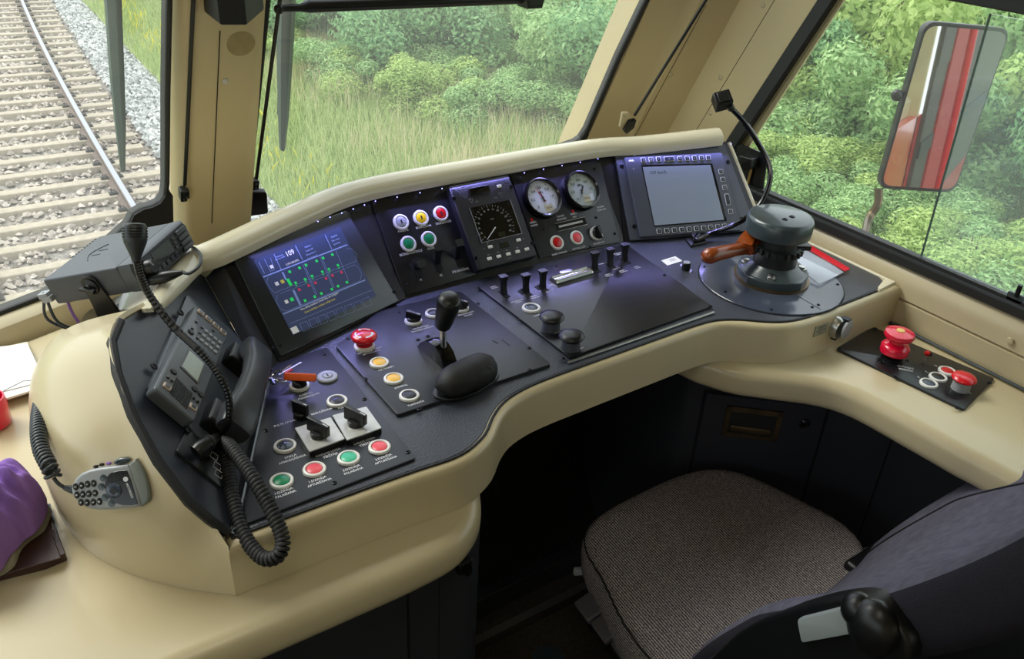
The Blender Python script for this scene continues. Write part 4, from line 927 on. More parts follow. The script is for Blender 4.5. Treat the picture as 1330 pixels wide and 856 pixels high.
for (x, y) in ((212, 357), (405, 318)):
    a_, b2_ = u1(x, y); q.tube([SU.P(a_-.004, b2_+.0035, .0004), SU.P(a_+.004, b2_+.0035, .0004), SU.P(a_, b2_-.0045, .0004), SU.P(a_-.004, b2_+.0035, .0004)], .0004, 4)
for (x, y, t_) in ((250, 365, 'TEST'), (375, 340, 'PULT'), (325, 713, 'KM'), (386, 697, 'ORE'), (448, 683, 'BEF'), (512, 667, 'REN'), (568, 652, '1'), (298, 672, '0'), (552, 609, 'M'), (460, 735, 'START')): q.text(SU, t_, .0030, *u1(x, y), .0004)
q.build('symbols', su)
for p in ((100, 342), (243, 731), (474, 264), (614, 632)): screw(SU, *u1(*p), su, .0042)

# ============================================================ LEFT DISPLAY
def zl(x, y): return (320+x/5.35, 290+y/5.35)
LF2 = Fr(LF.P(0, 0, .012), LF.u, LF.v)
dl = thing('driver_display', 'large dark flat display at the left showing blue train diagram with 109', 'display', LF.P(.14, .0, 0))
out_ = [LF2.at(*p) for p in ((299, 327), (450, 273), (519, 391), (365, 463))]
q = MB().m(bezel).slab(LF, roundpoly(out_, .003), .0, .012, r=.002, seg=2); q.build('bezel', dl)
o3 = [LF.at(*p) for p in ((296, 322), (470, 262), (526, 388), (362, 473))]
q = MB().m(fasc).slab(LF, roundpoly(o3, .003), -.002, .004, r=.001, seg=1); q.build('mounting_plate', dl)
fac = [LF2.at(*p) for p in ((329, 338), (441.5, 295), (488.5, 384.5), (380.5, 435.5))]
q = MB().m(scr_bg).slab(LF2, fac, 0, .0004); scr = q.build('screen', dl)
q = MB()
def sq(x, y, w, m_, h=None, z=.0009):
    h = h or w; a_, b2_ = LF2.at(*zl(x, y)); q.m(m_).box(LF2, a_-w/2, a_+w/2, b2_-h/2, b2_+h/2, .0004, z)
def ln_(pts, w=.0006, m_=scr_ln):
    q.m(m_); P_ = [LF2.P(*LF2.at(*zl(*p)), .0006) for p in pts]
    for i in range(len(P_)-1):
        d_ = (P_[i+1]-P_[i]); 
        if d_.length < 1e-5: continue
        d_.normalize(); e_ = LF2.n.cross(d_)*w/2; q.add([P_[i]-e_, P_[i+1]-e_, P_[i+1]+e_, P_[i]+e_], [(0, 1, 2, 3)])
for p in ((300, 338), (368, 311), (414, 292), (487, 263), (532, 243), (596, 219), (341, 415), (407, 390), (455, 368), (527, 338), (572, 320), (635, 293), (407, 538), (474, 511), (520, 489), (593, 459), (636, 438), (698, 411)): sq(*p, .0042, scr_g)
for x, y in ((341, 428), (407, 403), (455, 381), (527, 351), (572, 333), (635, 306)): sq(x+6, y+6, .0035, scr_g, .0012)
sq(297, 410, .0050, scr_g, .012); sq(315, 530, .0058, scr_g); sq(211, 421, .0058, scr_tx); sq(250, 406, .0058, scr_y); sq(278, 546, .0058, scr_tx); sq(174, 303, .0055, scr_tx); 
for p in ((367, 462), (432, 434), (479, 415), (552, 384), (597, 364), (660, 341)): sq(*p, .0042, scr_r)
ln_([(115, 375), (700, 150)], .002); ln_([(255, 632), (825, 395)], .002); ln_([(300, 700), (870, 465)], .0005); ln_([(190, 215), (240, 322)], .001); ln_([(338, 155), (390, 255)], .001); ln_([(545, 80), (592, 180)], .001)
ln_([(150, 375), (140, 410), (165, 455), (195, 484), (760, 265), (765, 215), (725, 175), (690, 180)], .0004); ln_([(215, 500), (205, 540), (235, 595), (275, 612), (790, 400), (800, 350), (770, 300), (750, 290), (235, 490)], .0004)
ln_([(250, 340), (275, 395)], .003); ln_([(325, 465), (375, 570)], .004); ln_([(390, 285), (480, 500)], .0006); ln_([(400, 280), (490, 497)], .0006); ln_([(510, 235), (600, 450)], .0006); ln_([(520, 230), (610, 447)], .0006); ln_([(620, 190), (710, 400)], .0006)
ln_([(85, 270), (125, 350)], .0008); ln_([(125, 250), (165, 335), (195, 322), (165, 240)], .0005)
for i in range(9):
    x = 335+62*i; y = 742-24*i*1.0
    a_, b2_ = LF2.at(*zl(x, y)); q.m(scr_tx if i == 0 else scr_ln); 
    if i == 0: q.box(LF2, a_-.0058, a_+.0058, b2_-.0052, b2_+.0052, .0004, .0008)
    else: ln_([(x-28, y-18), (x+20, y-38), (x+44, y+14), (x-4, y+34), (x-28, y-18)], .0004)
def tx(x, y, s, size, m_=scr_tx, sx=1): a_, b2_ = LF2.at(*zl(x, y)); q.m(m_); q.text(LF2, s, size, a_, b2_, .0009, sx=sx)
tx(308, 222, '109', .0115); tx(320, 280, '1119/1184 kWh', .005, sx=.8); tx(232, 232, 'Faktiskais', .0036, scr_ln); tx(236, 248, 'ātrums km/h', .0036, scr_ln)
for (x, y, s) in ((430, 165, 'Dīzelis 1'), (440, 190, 'Jauda kW'), (450, 215, 'Ģenerators I'), (460, 240, 'Spriegums U'), (610, 95, 'Degviela'), (620, 120, 'Eļļas temp'), (630, 145, 'Spiediens')): tx(x, y, s, .0040, scr_ln)
tx(510, 548, 'Vilces dzinēju kontaktori, bremžu līnija, vad. spriegums', .0047, scr_tx, .75); tx(515, 578, 'Sliedes smērēšana, ventilatori ieslēgti autom.', .0047, scr_y, .75)
q.build('diagram', scr)
for p in (((364, 449)), ((456.5, 277)), ((512, 379)), ((355, 453)), ((303, 331))): screw(LF2, *LF2.at(*p), dl, .0032)

# ============================================================ RIGHT DISPLAY
def zr(x, y): return (780+x/5.35, 170+y/5.35)
rd = thing('driver_display', 'grey framed display at the right end with a rim of square soft keys', 'display', RF.P(.15, 0, 0))
q = MB().m(fasc).slab(RF, roundpoly([RF.at(*zr(*p)) for p in ((100, 168), (868, 78), (1075, 560), (1030, 700), (165, 785))], .003), 0, .004); q.build('mounting_plate', rd)
RF1 = Fr(RF.P(0, 0, .010), RF.u, RF.v)
q = MB().m(bezel2).slab(RF, roundpoly([RF1.at(*zr(*p)) for p in ((102, 170), (862, 92), (1040, 560), (1020, 695), (210, 762))], .003), .003, .010, r=.001, seg=1); q.build('frame_plate', rd)
RF2 = Fr(RF.P(0, 0, .016), RF.u, RF.v)
def r2(x, y): return RF2.at(*zr(x, y))
q = MB().m(bezel2).slab(RF, roundpoly([r2(*p) for p in ((165, 182), (843, 150), (975, 690), (280, 738))], .002), .008, .016, r=.001, seg=1); q.build('bezel', rd)
q = MB().m(blks).slab(RF2, [r2(*p) for p in ((283, 238), (775, 227), (877, 625), (372, 665))], 0, .0006); q.m(scr2).slab(RF2, [r2(*p) for p in ((292, 252), (762, 237), (857, 618), (375, 658))], .0004, .0008)
q.m(scr2d).text(RF2, '109 km/h', .0105, *r2(400, 300), .001); q.build('screen', rd)
def softkey(x, y, w=.0052, h=.0052, g=''):
    a_, b2_ = r2(x, y); q = MB().m(white).slab(RF2, rrect(a_-w, a_+w, b2_-h, b2_+h, .0012, 2), .0, .0010); q.m(bezel).slab(RF2, rrect(a_-w+.0009, a_+w-.0009, b2_-h+.0009, b2_+h-.0009, .0008, 2), .0008, .0018, r=.0004, seg=1)
    q.m(silver).text(RF2, g, .006, a_, b2_-.002, .0020) if g else None
    q.build('soft_key', rd)
for i, x in enumerate((297, 350, 402)): softkey(x, 203-i*3, g='S@i'[i])
softkey(476, 195, .0115, g='ʌ')
for i, (x, g) in enumerate(((550, 'V'), (601, 'V'), (651, 'o'), (700, 'ȯ'), (748, 'I'))): softkey(x, 193-i*1.5, g=g)
for (x, y, g) in ((835, 284, 'C'), (849, 338, '›'), (862, 393, 'B')): softkey(x, y, g=g)
softkey(882, 477, .0052, .0125, 'ˆ'); softkey(903, 561, g='E')
for i, (x, y) in enumerate(((406, 698), (460, 694), (512, 690), (564, 687), (615, 683), (666, 679), (716, 675), (765, 671), (814, 667), (861, 663))): softkey(x, y, g=str((i+1) % 10))
q = MB().m(white).add([RF2.P(*r2(x, y), .0004) for x, y in ((192, 212), (205, 197), (212, 212))], [(0, 1, 2)]).add([RF2.P(*r2(x, y), .0004) for x, y in ((205, 212), (220, 197), (234, 212))], [(0, 1, 2)]); q.text(RF2, '-Σ', .0035, *r2(228, 268), .0004); q.build('maker_mark', rd)
for p in ((147, 245), (235, 665), (887, 218), (982, 612)): a_, b2_ = RF1.at(*zr(*p)); screw(RF1, a_, b2_, rd, .0048)
for p in ((38, 262), (175, 695)): a_, b2_ = CF.at(*zr(*p)); screw(CF, a_, b2_, desk, .003)

# ============================================================ TRAIN TELEPHONE on the slope
def zp(x, y): return (190+x/4.756, 380+y/4.756)
ph = thing('train_telephone', 'black and grey train telephone console with keypad and handset on left slope', 'telephone', slp(250, 480))
def s_(x, y, h=0): return Fr(SL.P(0, 0, h), SL.u, SL.v).at(*zp(x, y))
q = MB().m(mat('phone_back_plate', (80, 87, 96), .28)).slab(SL, roundpoly([s_(*p) for p in ((238, 18), (310, 72), (520, 250), (640, 400), (700, 620), (560, 800), (330, 930), (0, 598))], .008), 0, .006, r=.002, seg=2); q.build('back_plate', ph)
q = MB().m(mat('phone_console_grey', (88, 94, 100), .3)).slab(SL, roundpoly([s_(*p, .020) for p in ((300, 78), (512, 255), (300, 800), (48, 590))], .006), .004, .020, r=.003); q.build('console_body', ph)
S2 = Fr(SL.P(0, 0, .020), SL.u, SL.v)
def s2(x, y): return S2.at(*zp(x, y))
def key(x, y, m_, w=.004, nm='key', rnd=False, txt=None):
    a_, b2_ = s2(x, y); q = MB().m(m_)
    if rnd: q.lathe(S2, [(w, 0), (w, .0012), (w*.8, .002), (0, .002)], 14, a_, b2_)
    else: q.slab(S2, rrect(a_-w*.8, a_+w*.8, b2_-w, b2_+w, .001, 2), 0, .002, r=.0006, seg=1); q.m(greyl).slab(S2, rrect(a_-w*.45, a_+w*.45, b2_-w*.55, b2_+w*.55, .0005, 2), .0018, .0026)
    return q.build(nm, ph)
cop = mat('copper_key', (190, 172, 156), .35)
for p in ((335, 125), (382, 165), (427, 205), (472, 245), (128, 583), (287, 710)): key(*p, cop, .0055, 'square_key')
for r0 in range(3):
    for c0 in range(4):
        x = 367+28*c0+(-14*r0); y = 240+ 23*c0+ 29*r0; key(x+ (0 if r0 else 0), y, silver, .0032, 'keypad_key', True)
for p in ((343, 218), (330, 250), (316, 283), (308, 181), (284, 223), (413, 237), (133, 525), (157, 546), (290, 655), (315, 677)): key(*p, blks, .0021, 'indicator', True)
for p in ((275, 245), (168, 490), (298, 598), (337, 632)): key(*p, blk, .0048, 'round_key', True)
pl = [s2(*p) for p in ((272, 315), (285, 308), (390, 408), (378, 430))]; q = MB().m(cabd).slab(S2, pl, 0, .0006); q.build('card_slot', ph)
pl = [s2(*p) for p in ((262, 350), (360, 440), (315, 565), (208, 460))]; q = MB().m(blks).slab(S2, [tuple(Vector(p)*1.0) for p in pl], 0, .001); c4 = sum((Vector(p) for p in pl), Vector((0, 0)))/4
q.m(lcd).slab(S2, [tuple(c4+(Vector(p)-c4)*.88) for p in pl], .0008, .0014); q.build('lcd', ph)
q = MB().m(cabd)
for k in range(9):
    x0, y0 = 188+11.5*k, 530+11.5*k; x1, y1 = 148+12*k, 625+11.5*k; P0_, P1_ = s2(x0, y0), s2(x1, y1); q.tube([S2.P(*P0_, .0002), S2.P(*P1_, .0002)], .0011, 5)
q.build('speaker_grille', ph)
for p in ((211, 123), (46, 456), (255, 845)):
    a_, b2_ = s_(*p, .006); screw(Fr(SL.P(0, 0, .006), SL.u, SL.v), a_, b2_, ph, .0055)
# cradle and handset
hp0, hp1 = slp(*zp(600, 330), .030), slp(*zp(440, 830), .030)
q = MB().m(blk); cfm = Fr(slp(*zp(520, 560), .004), hp0-hp1, SL.n)   # u along the handset, v out of the slope
Lh = .215
HF = Fr(SL.P(*SL.at(*zp(500, 640)), .006), hp0-hp1, SL.v if abs(SL.v.dot((hp0-hp1).normalized())) < .9 else SL.u)
q.slab(HF, rrect(-.100, -.055, -.020, .028, .004), 0, .020, r=.003); q.slab(HF, rrect(.045, .085, -.020, .028, .004), 0, .020, r=.003); q.slab(HF, rrect(-.085, .085, -.026, -.018, .003), 0, .010, r=.002)
q.build('cradle', ph)
q = MB().m(hsg)
HX = [(-.104, .016, .038, .021), (-.097, .012, .043, .023), (-.066, .014, .047, .023), (-.042, .027, .050, .019), (0, .032, .052, .018), (.042, .027, .050, .019), (.066, .014, .045, .022), (.090, .012, .040, .022), (.098, .016, .036, .020)]
rs = []
for x, z0_, z1_, w in HX:
    pf = rrect(-w, w, z0_, z1_, min(.008, (z1_-z0_)*.4), 3); rs.append([HF.P(x, a_-.004, c_) for a_, c_ in pf])
q.rings(rs); q.build('handset', ph, ang=45)
# ---- gooseneck microphone
gm = thing('gooseneck_microphone', 'black gooseneck desk microphone rising from the left slope over the telephone', 'microphone', slp(262, 590))
gp = [SL.at(*p) for p in ((242, 553), (297, 592), (286, 636), (226, 588))]
q = MB().m(plate).slab(SL, roundpoly(gp, .005), 0, .004, r=.001); q.build('base_plate', gm)
q = MB().m(white)
for p in ((275, 595), (279, 608), (281, 618)):
    a_, b2_ = SL.at(*p); q.tube([SL.P(a_+x, b2_+y, .0044) for x, y in ((-.005, -.005), (.005, -.005), (.005, .005), (-.005, .005), (-.005, -.005))], .0004, 4)
q.build('key_outline', gm)
bs = slp(262, 580, .004); 
s0_ = slp(254, 588, .014); s1_ = slp(268, 577, .024); s2_ = D(285, 567, 1.066); q = MB().m(blk).tube([s0_, s0_.lerp(s1_, .35), s1_, s1_.lerp(s2_, .4), s2_], [.0095, .0105, .0092, .0078, .0062], 16); q.m(cabd).tube([s1_, s1_.lerp(s2_, .15)], .0098, 16); q.m(blk).lathe(SL, [(.011, 0), (.010, .012), (0, .012)], 16, *SL.at(256, 590)); q.build('socket', gm)
path = [D(286, 567, 1.066), D(297, 545, 1.045), D(296, 512, 1.03), D(281, 482, 1.02), D(262, 459, 1.015), D(225, 424, 1.01), D(196, 386, 1.0), D(183, 360, .995), D(177, 337, .99)]
path = crom(path, 14); q = MB().m(blk); q.tube(path, [.0042+.0006*(i % 2) for i in range(len(path))], 10); q.build('gooseneck', gm, ang=20)
hb, ht = D(177, 340, .99), D(168, 291, .985); ax = (ht-hb).normalized(); mf = Fr(hb, RT, ax.cross(RT)) ; mf = mf if mf.n.dot(ax) > 0 else Fr(hb, RT, RT.cross(ax)*-1)
Lm = (ht-hb).length; s9 = 1 if mf.n.dot(ax) > 0 else -1
q = MB().m(hsg).lathe(mf, [(.0048, 0), (.006, s9*.006), (.0125, s9*Lm*.5), (.0135, s9*Lm*.62), (.0135, s9*Lm*.92), (.0115, s9*Lm), (.006, s9*Lm*1.02), (0, s9*Lm*1.02)], 28); 
q.m(cabd)
for k in range(4):
    for t0 in range(0, 4):
        z_ = s9*Lm*(.66+.075*k); q.tube([mf.P(.0137*math.cos(t0*PI/2+u_*.13), .0137*math.sin(t0*PI/2+u_*.13), z_) for u_ in range(9)], .0007, 5)
q.build('microphone_head', gm, ang=40)

def coil(path, R, r, turns, mt, n=6, per=10):
    pts = crom(path, 12); L = [0]
    for i in range(1, len(pts)): L.append(L[-1]+(pts[i]-pts[i-1]).length)
    N = turns*per; out = []; a = None; prev = None
    for k in range(N+1):
        s = L[-1]*k/N; i = 0
        while i < len(L)-2 and L[i+1] < s: i += 1
        p = pts[i].lerp(pts[i+1], (s-L[i])/max(1e-9, L[i+1]-L[i])); t = (pts[i+1]-pts[i]).normalized()
        if a is None: a = t.cross(Vector((0, 0, 1))).normalized()
        a = (a-t*a.dot(t)).normalized(); b_ = t.cross(a); th = 2*PI*k/per
        out.append(p+a*R*math.cos(th)+b_*R*math.sin(th))
    return MB().m(mt).tube(out, r, n)
cc = coil([D(291, 575, 1.06), D(294, 600, 1.05), D(303, 650, 1.015), D(317, 695, .99), D(340, 724, .975), D(361, 722, .97), D(367, 700, .975), D(352, 662, .985), D(328, 620, 1.0), D(303, 585, 1.03), D(292, 574, 1.055)], .0068, .0026, 74, rub)
o = cc.build('coiled_cord', ang=60); tag(o, 'black coiled cord looping down from the telephone over the desk edge', 'cord')
# ============================================================ COWL-MOUNTED HANDSET, RADIO
from mathutils.bvhtree import BVHTree
bpy.context.view_layer.update()
def bvh_of(ob):
    me = ob.data; M_ = ob.matrix_world; return BVHTree.FromPolygons([M_ @ v.co for v in me.vertices], [tuple(p.vertices) for p in me.polygons])
cow = bvh_of(bpy.data.objects['left_cowl'])
def surf(px, py, h=0):
    d = ray(px, py).normalized(); r_ = cow.ray_cast(CAM, d)
    if r_[0] is None: return None
    return r_[0] - d*h
hm = thing('radio_handset', 'silver grey keypad microphone handset hung on the left cream cowl', 'handset', surf(140, 632))
pa_, pb_ = surf(98, 640), surf(186, 628)
o_ = surf(142, 632, .016); u_ = (pb_-pa_); cd_ = (CAM-o_).normalized(); 
HM = Fr(o_, u_, (UP - cd_*UP.dot(cd_)))
if HM.n.dot(cd_) < 0: HM.n = -HM.n
HM = Fr(o_, (u_-cd_*u_.dot(cd_)*.5), UP)
def h2(x, y, h=0): return Fr(HM.P(0, 0, h), HM.u, HM.v).at(70+x/8.557, 580+y/8.557)
prof_h = [h2(*p) for p in ((185, 470), (200, 420), (240, 350), (300, 300), (390, 262), (520, 235), (700, 215), (820, 205), (870, 300), (920, 440), (955, 560), (968, 672), (850, 690), (620, 710), (480, 712), (360, 690), (270, 630), (215, 570), (190, 520))]
q = MB().m(silver).slab(HM, prof_h, -.022, 0, r=.004, r0=.004)
hb_ = q.build('handset_body', hm, ang=50)
q = MB().m(mat('sage_grey_cap', (116, 122, 116), .4)).slab(HM, [h2(*p) for p in ((815, 205), (900, 140), (955, 200), (1010, 300), (1050, 430), (1065, 560), (1050, 620), (968, 675))], -.024, -.001, r=.003); q.build('top_cap', hm)
q = MB().m(castm).slab(HM, [h2(*p) for p in ((640, 205), (640, 170), (700, 135), (790, 128), (832, 150), (800, 185), (720, 205))], -.014, -.004, r=.003); q.build('talk_button', hm)
q = MB().m(blks).slab(HM, [h2(*p) for p in ((570, 400), (585, 340), (640, 290), (720, 268), (812, 262), (860, 380), (935, 640), (860, 650), (760, 650), (660, 620), (590, 540), (570, 470))], -.001, .0006, r=.0003, seg=1)
q.m(cabd)
for r0 in range(5):
    for c0 in range(7): a_, b2_ = h2(610+c0*25+r0*3, 395-r0*22-c0*3); q.box(HM, a_-.0006, a_+.0006, b2_-.0004, b2_+.0004, .0006, .0009)
mfr = HM.sub(*h2(843, 490), .0008, math.atan2(h2(880, 590)[1]-h2(810, 420)[1], h2(880, 590)[0]-h2(810, 420)[0])); q.m(white).text(mfr, 'MOTOROLA', .0038, 0, -.001, 0, sx=.85)
a_, b2_ = h2(800, 362); q.lathe(HM, [(.0028, .0006), (.0028, .0010), (0, .0010)], 16, a_, b2_); q.build('speaker_plate', hm)
q = MB().m(greyl).lathe(HM, [(.0088, 0), (.0085, .0015), (.006, .0025), (0, .0022)], 24, *h2(672, 490)); q.m(blk).slab(HM.sub(*h2(672, 490), .0022, .7), rrect(-.0035, .0035, -.0035, .0035, .001), 0, .001); q.build('navigation_key', hm)
chars = '741*8520963#'
kk = 0
for (x, y) in ((243, 447), (308, 432), (375, 418), (443, 408), (257, 538), (322, 531), (389, 524), (459, 516), (302, 620), (371, 622), (440, 617), (508, 610)):
    q = MB().m(blk).lathe(HM, [(.0030, -.001), (.0030, .0008), (.002, .0014), (0, .0014)], 14, *h2(x, y), sy=1.35); a_, b2_ = h2(x, y); q.m(white).text(HM.sub(a_, b2_, .0015, -1.4), chars[kk], .0036, 0, -.0012, 0); q.build('keypad_key', hm); kk += 1
for (x, y) in ((550, 350), (528, 445), (568, 565), (640, 630)):
    q = MB().m(castm).lathe(HM, [(.0042, -.001), (.004, .0006), (0, .001)], 12, *h2(x, y)); q.build('function_key', hm)
for (x, y, m_) in ((430, 235, blk), (495, 213, blk), (575, 200, purple)):
    q = MB().m(m_).ball(HM.P(*h2(x, y), -.008), .0035, .002, .003, 8, HM); q.build('side_button', hm)
q = MB().m(cordg).tube([HM.P(*h2(192, 495), -.010), HM.P(*h2(150, 500), -.012), HM.P(*h2(60, 480), -.012)], [.0058, .0048, .003], 10)
q.tube(crom([HM.P(*h2(60, 480), -.012), HM.P(*h2(0, 430), -.010), HM.P(*h2(-45, 360), -.008)], 5), .0022, 8); q.build('strain_relief', hm)
e_ = HM.P(*h2(-45, 360), -.008); dp = (e_-CAM).dot(FW)
cc = coil([e_, D(64, 606, dp+.0), D(54, 585, dp+.02), D(50, 560, dp+.05), D(52, 530, dp+.10), D(62, 500, dp+.16), D(70, 488, dp+.19)], .0076, .0022, 40, cordg)
o = cc.build('coiled_cord', ang=60); tag(o, 'grey coiled cord hanging behind the cowl from the keypad handset', 'cord')

# ---- two-way radio on its bracket
S_ = .76; fm_R = Matrix(((.716, -.644, -.267), (.693, .700, .170), (.077, -.307, .948)))
c_ = CAM+(Vector((.223, 1.596, .780))-CAM)*S_; dw, dd, dh = .175*S_, .20*S_, .053*S_
ux, uy, uz = [Vector((fm_R[0][k], fm_R[1][k], fm_R[2][k])) for k in range(3)]
RD_ = Fr(c_, ux, uy)
tr = thing('two_way_radio', 'dark grey box radio tilted on a bracket by the left windscreen', 'radio', c_-Vector((0, 0, .05)))
q = MB().m(radm).slab(RD_, rrect(-dw/2, dw/2, -dd*.36, dd/2, .003), -dh/2, dh/2, r=.003, r0=.003); 
q.m(radm).tube([RD_.P(-.025+.05*k/10, dd*.18+.014*math.sin(PI*k/10), dh/2+.0003) for k in range(11)], .0006, 5); q.tube([RD_.P(-.008, dd*.12, dh/2+.0003), RD_.P(-.008, dd*.22, dh/2+.0003)], .0006, 5).tube([RD_.P(.006, dd*.10, dh/2+.0003), RD_.P(.006, dd*.20, dh/2+.0003)], .0006, 5)
q.build('case', tr)
FFr = Fr(RD_.P(0, -dd/2-.004, 0), ux, uz)            # front face
if FFr.n.dot(uy) > 0: FFr.n = -FFr.n
FFr = Fr(FFr.o, ux, uz)
nn = -uy
def FP(a, b_, c): return RD_.P(a, -dd/2-.004-c, b_)
class FF:                                           # front face frame with outward normal
    pass
F9 = Fr(RD_.P(0, -dd/2-.004, 0), ux, uz)            # n = ux x uz = -uy  (outwards)
q = MB().m(radm)
q.rings([[RD_.P(a_*(dw/2+e_), yy_, b_*(dh/2+e_*.6)) for a_, b_ in ((-1, -.6), (-.96, -1), (.96, -1), (1, -.6), (1, .6), (.96, 1), (-.96, 1), (-1, .6))] for yy_, e_ in ((-dd*.36, 0), (-dd*.42, .001), (-dd/2, .001), (-dd/2-.004, -.003))]); q.build('front_bezel', tr)
q = MB().m(blk).slab(F9, rrect(-dw*.47, dw*.47, -dh*.42, dh*.42, .003), -.001, .001, r=.0005); q.build('front_plate', tr)
q = MB().m(lcdd).slab(F9, rrect(-dw*.20, dw*.13, -dh*.12, dh*.36, .001), .001, .0016); q.build('radio_display', tr)
q = MB().m(blk).lathe(F9, [(.0105, .001), (.010, .010), (.0085, .0125), (0, .0125)], 24, -dw*.33, dh*.08); q.m(silver).box(F9.sub(-dw*.33, dh*.08, .0126, .4), -.001, .001, .002, .009, 0, .0006); q.build('volume_knob', tr)
for k in range(5):
    q = MB().m(hsg).slab(F9, rrect(dw*(-.20+.085*k)-.004, dw*(-.20+.085*k)+.004, -dh*.34, -dh*.20, .001, 2), .001, .0025, r=.0006, seg=1); q.build('radio_key', tr)
for k in range(3):
    q = MB().m(hsg).slab(F9, rrect(dw*.17, dw*.225, dh*(.20-.16*k), dh*(.31-.16*k), .001, 2), .001, .0025, r=.0006, seg=1); q.build('radio_key', tr)
for k in range(4):
    q = MB().m(radm).slab(F9, rrect(dw*.27, dw*.46, dh*(-.42+.21*k), dh*(-.25+.21*k), .002, 2), .001, .0035, r=.0012, seg=2); q.build('speaker_rib', tr)
# microphone plug with cable looping behind the hood
pl0 = F9.P(-dw*.36, -dh*.34, 0)
cab_ = crom([F9.P(-dw*.36, -dh*.30, 0), F9.P(-dw*.34, -dh*.42, .022)], 2)
q = MB().m(blk).tube([pl0, F9.P(-dw*.34, -dh*.36, .020), F9.P(-dw*.30, -dh*.38, .032), F9.P(-dw*.28, -dh*.38, .045)], [.0085, .0085, .006, .003], 14)
dpp = (F9.P(-dw*.28, -dh*.38, .045)-CAM).dot(FW)
q.m(cordg).tube(crom([F9.P(-dw*.28, -dh*.38, .045), D(246, 355, dpp-.0), D(258, 346, dpp+.01), D(261, 334, dpp+.03), D(256, 325, dpp+.07), D(249, 321, dpp+.11)], 6), .0024, 8); q.build('microphone_plug', tr)
# fins at the rear
q = MB().m(radm)
for k in range(9): q.box(RD_, dw/2*(-.1+.1*k)-.0012+.02, dw/2*(-.1+.1*k)+.0012+.02, dd/2, dd/2+.012, -dh*.4, dh*.42)
q.m(cordg)
lp0 = RD_.P(-dw*.42, dd/2, -dh*.2)
q.build('cooling_fins', tr)
# bracket
BL_ = Fr(RD_.P(-dw/2-.002, 0, 0), -uy, uz)          # left side plate, n = -uy x uz = -ux (outwards)
q = MB().m(blk).slab(BL_, [(-.012, .010), (-.004, .016), (.006, .016), (.014, .010), (.020, -.030), (.022, -.052), (-.020, -.052), (-.016, -.030)], -.001, .002, r=.0008, seg=1)
q.lathe(BL_, [(.012, .002), (.012, .004), (.006, .006), (.006, .010), (0, .010)], 18, .001, 0); q.box(BL_.sub(.001, 0, .008, 1.2), -.002, .002, -.011, .011, 0, .006)
q.box(RD_, -dw/2-.003, dw/2+.003, -.022, .020, -.056, -.053); q.box(RD_, dw/2+.001, dw/2+.003, -.018, .014, -.056, .012); q.build('bracket', tr)
# rear cables
for k, (px0, py0, px1, py1, px2, py2, lab) in enumerate(((57, 388, 62, 415, 100, 431, 'a'), (62, 392, 75, 418, 104, 430, 'b'), (88, 392, 96, 410, 107, 424, 'c'))):
    d0 = (RD_.P(-dw*.45, dd*.45, -dh*.3)-CAM).dot(FW)
    q = MB().m(purple if k == 2 else cordg).tube(crom([D(px0, py0-8, d0), D(px0, py0, d0), D(px1, py1, d0+.02), D(px2, py2, d0+.05)], 6), .0022, 8); q.m(silver if k < 2 else blk).box(Fr(D(px0+2, py0-5, d0), ux, uy), -.006, .006, -.008, .008, -.004, .004)
    q.build('cable', tr)

# ============================================================ BRAKE VALVE
vc = Z(1001, 362, .8)
cp_c = Z(1003, 362, .8)
ring_px = [(1003, 300), (912, 350), (915, 372), (945, 393), (985, 406), (1010, 409), (1040, 407), (1075, 393), (1093, 370)]
import itertools
pts_r = [Z(*p, .8) for p in ((911, 350), (930, 385), (985, 407), (1040, 406), (1093, 368))]
A3 = np.array([[2*p.x, 2*p.y, 1] for p in pts_r]); y3 = np.array([p.x**2+p.y**2 for p in pts_r]); so3 = np.linalg.lstsq(A3, y3, rcond=None)[0]
ccx, ccy = so3[0], so3[1]; cr3 = math.sqrt(so3[2]+ccx**2+ccy**2); 
cpl = thing('cover_plate', 'large round dark glossy cover plate screwed round the brake valve foot', 'cover plate', (ccx, ccy, .8))
q = MB().m(mat('glossy_grey_plate', (64, 70, 84), .16, var=.1, vscale=10, coat=.2)).lathe(W.sub(ccx, ccy, .8), [(cr3, 0), (cr3, .0022), (cr3-.001, .003), (0, .003)], 72); q.m(cabd).lathe(W.sub(ccx, ccy, .8), [(cr3+.0018, .0), (cr3+.0018, .0008), (cr3, .0008)], 72, cap0=False, cap1=False); q.build('disc', cpl)
CPF = W.sub(0, 0, .803)
for px, py in ((915, 346.5), (942, 379), (1002, 402.5), (1063, 396), (1055, 399), (1088, 369.5), (934, 325), (942, 323)): screw(CPF, *CPF.at(px, py), cpl, .003)
q = MB().m(cabd).tube([CPF.P(*CPF.at(1037, 385)), CPF.P(*CPF.at(1066, 402))], .0007, 4); q.build('plate_joint', cpl)
bv = thing('brake_valve', 'chipped grey driver brake valve with orange wooden handle and flat round cap', 'brake valve', (vc.x, vc.y, .803))
VF = W.sub(vc.x, vc.y, .803)
def zc(py): # height on the valve axis that projects to row py
    lo_, hi_ = .8, 1.1
    for _ in range(40):
        m_ = (lo_+hi_)/2; p = Vector((vc.x, vc.y, m_)); dd_ = (p-CAM).dot(FW); y = 428-FPX*(p-CAM).dot(UP)/dd_
        if y > py: lo_ = m_
        else: hi_ = m_
    return lo_-.803
oct_ = [(.066*math.cos(k*PI/12)*(1.0 if k % 6 else 1.06), .066*math.sin(k*PI/12)*(1.0 if k % 6 else 1.06)) for k in range(24)]
q = MB().m(brass).lathe(VF, [(.071, 0), (.071, .004), (.066, .004)], 40); q.m(castm).slab(VF, oct_, .003, .020, r=.003); 
q.m(castm).lathe(VF, [(.062, .020), (.056, .024), (.046, .030), (.042, .034)], 36, cap0=False); q.build('base_flange', bv)
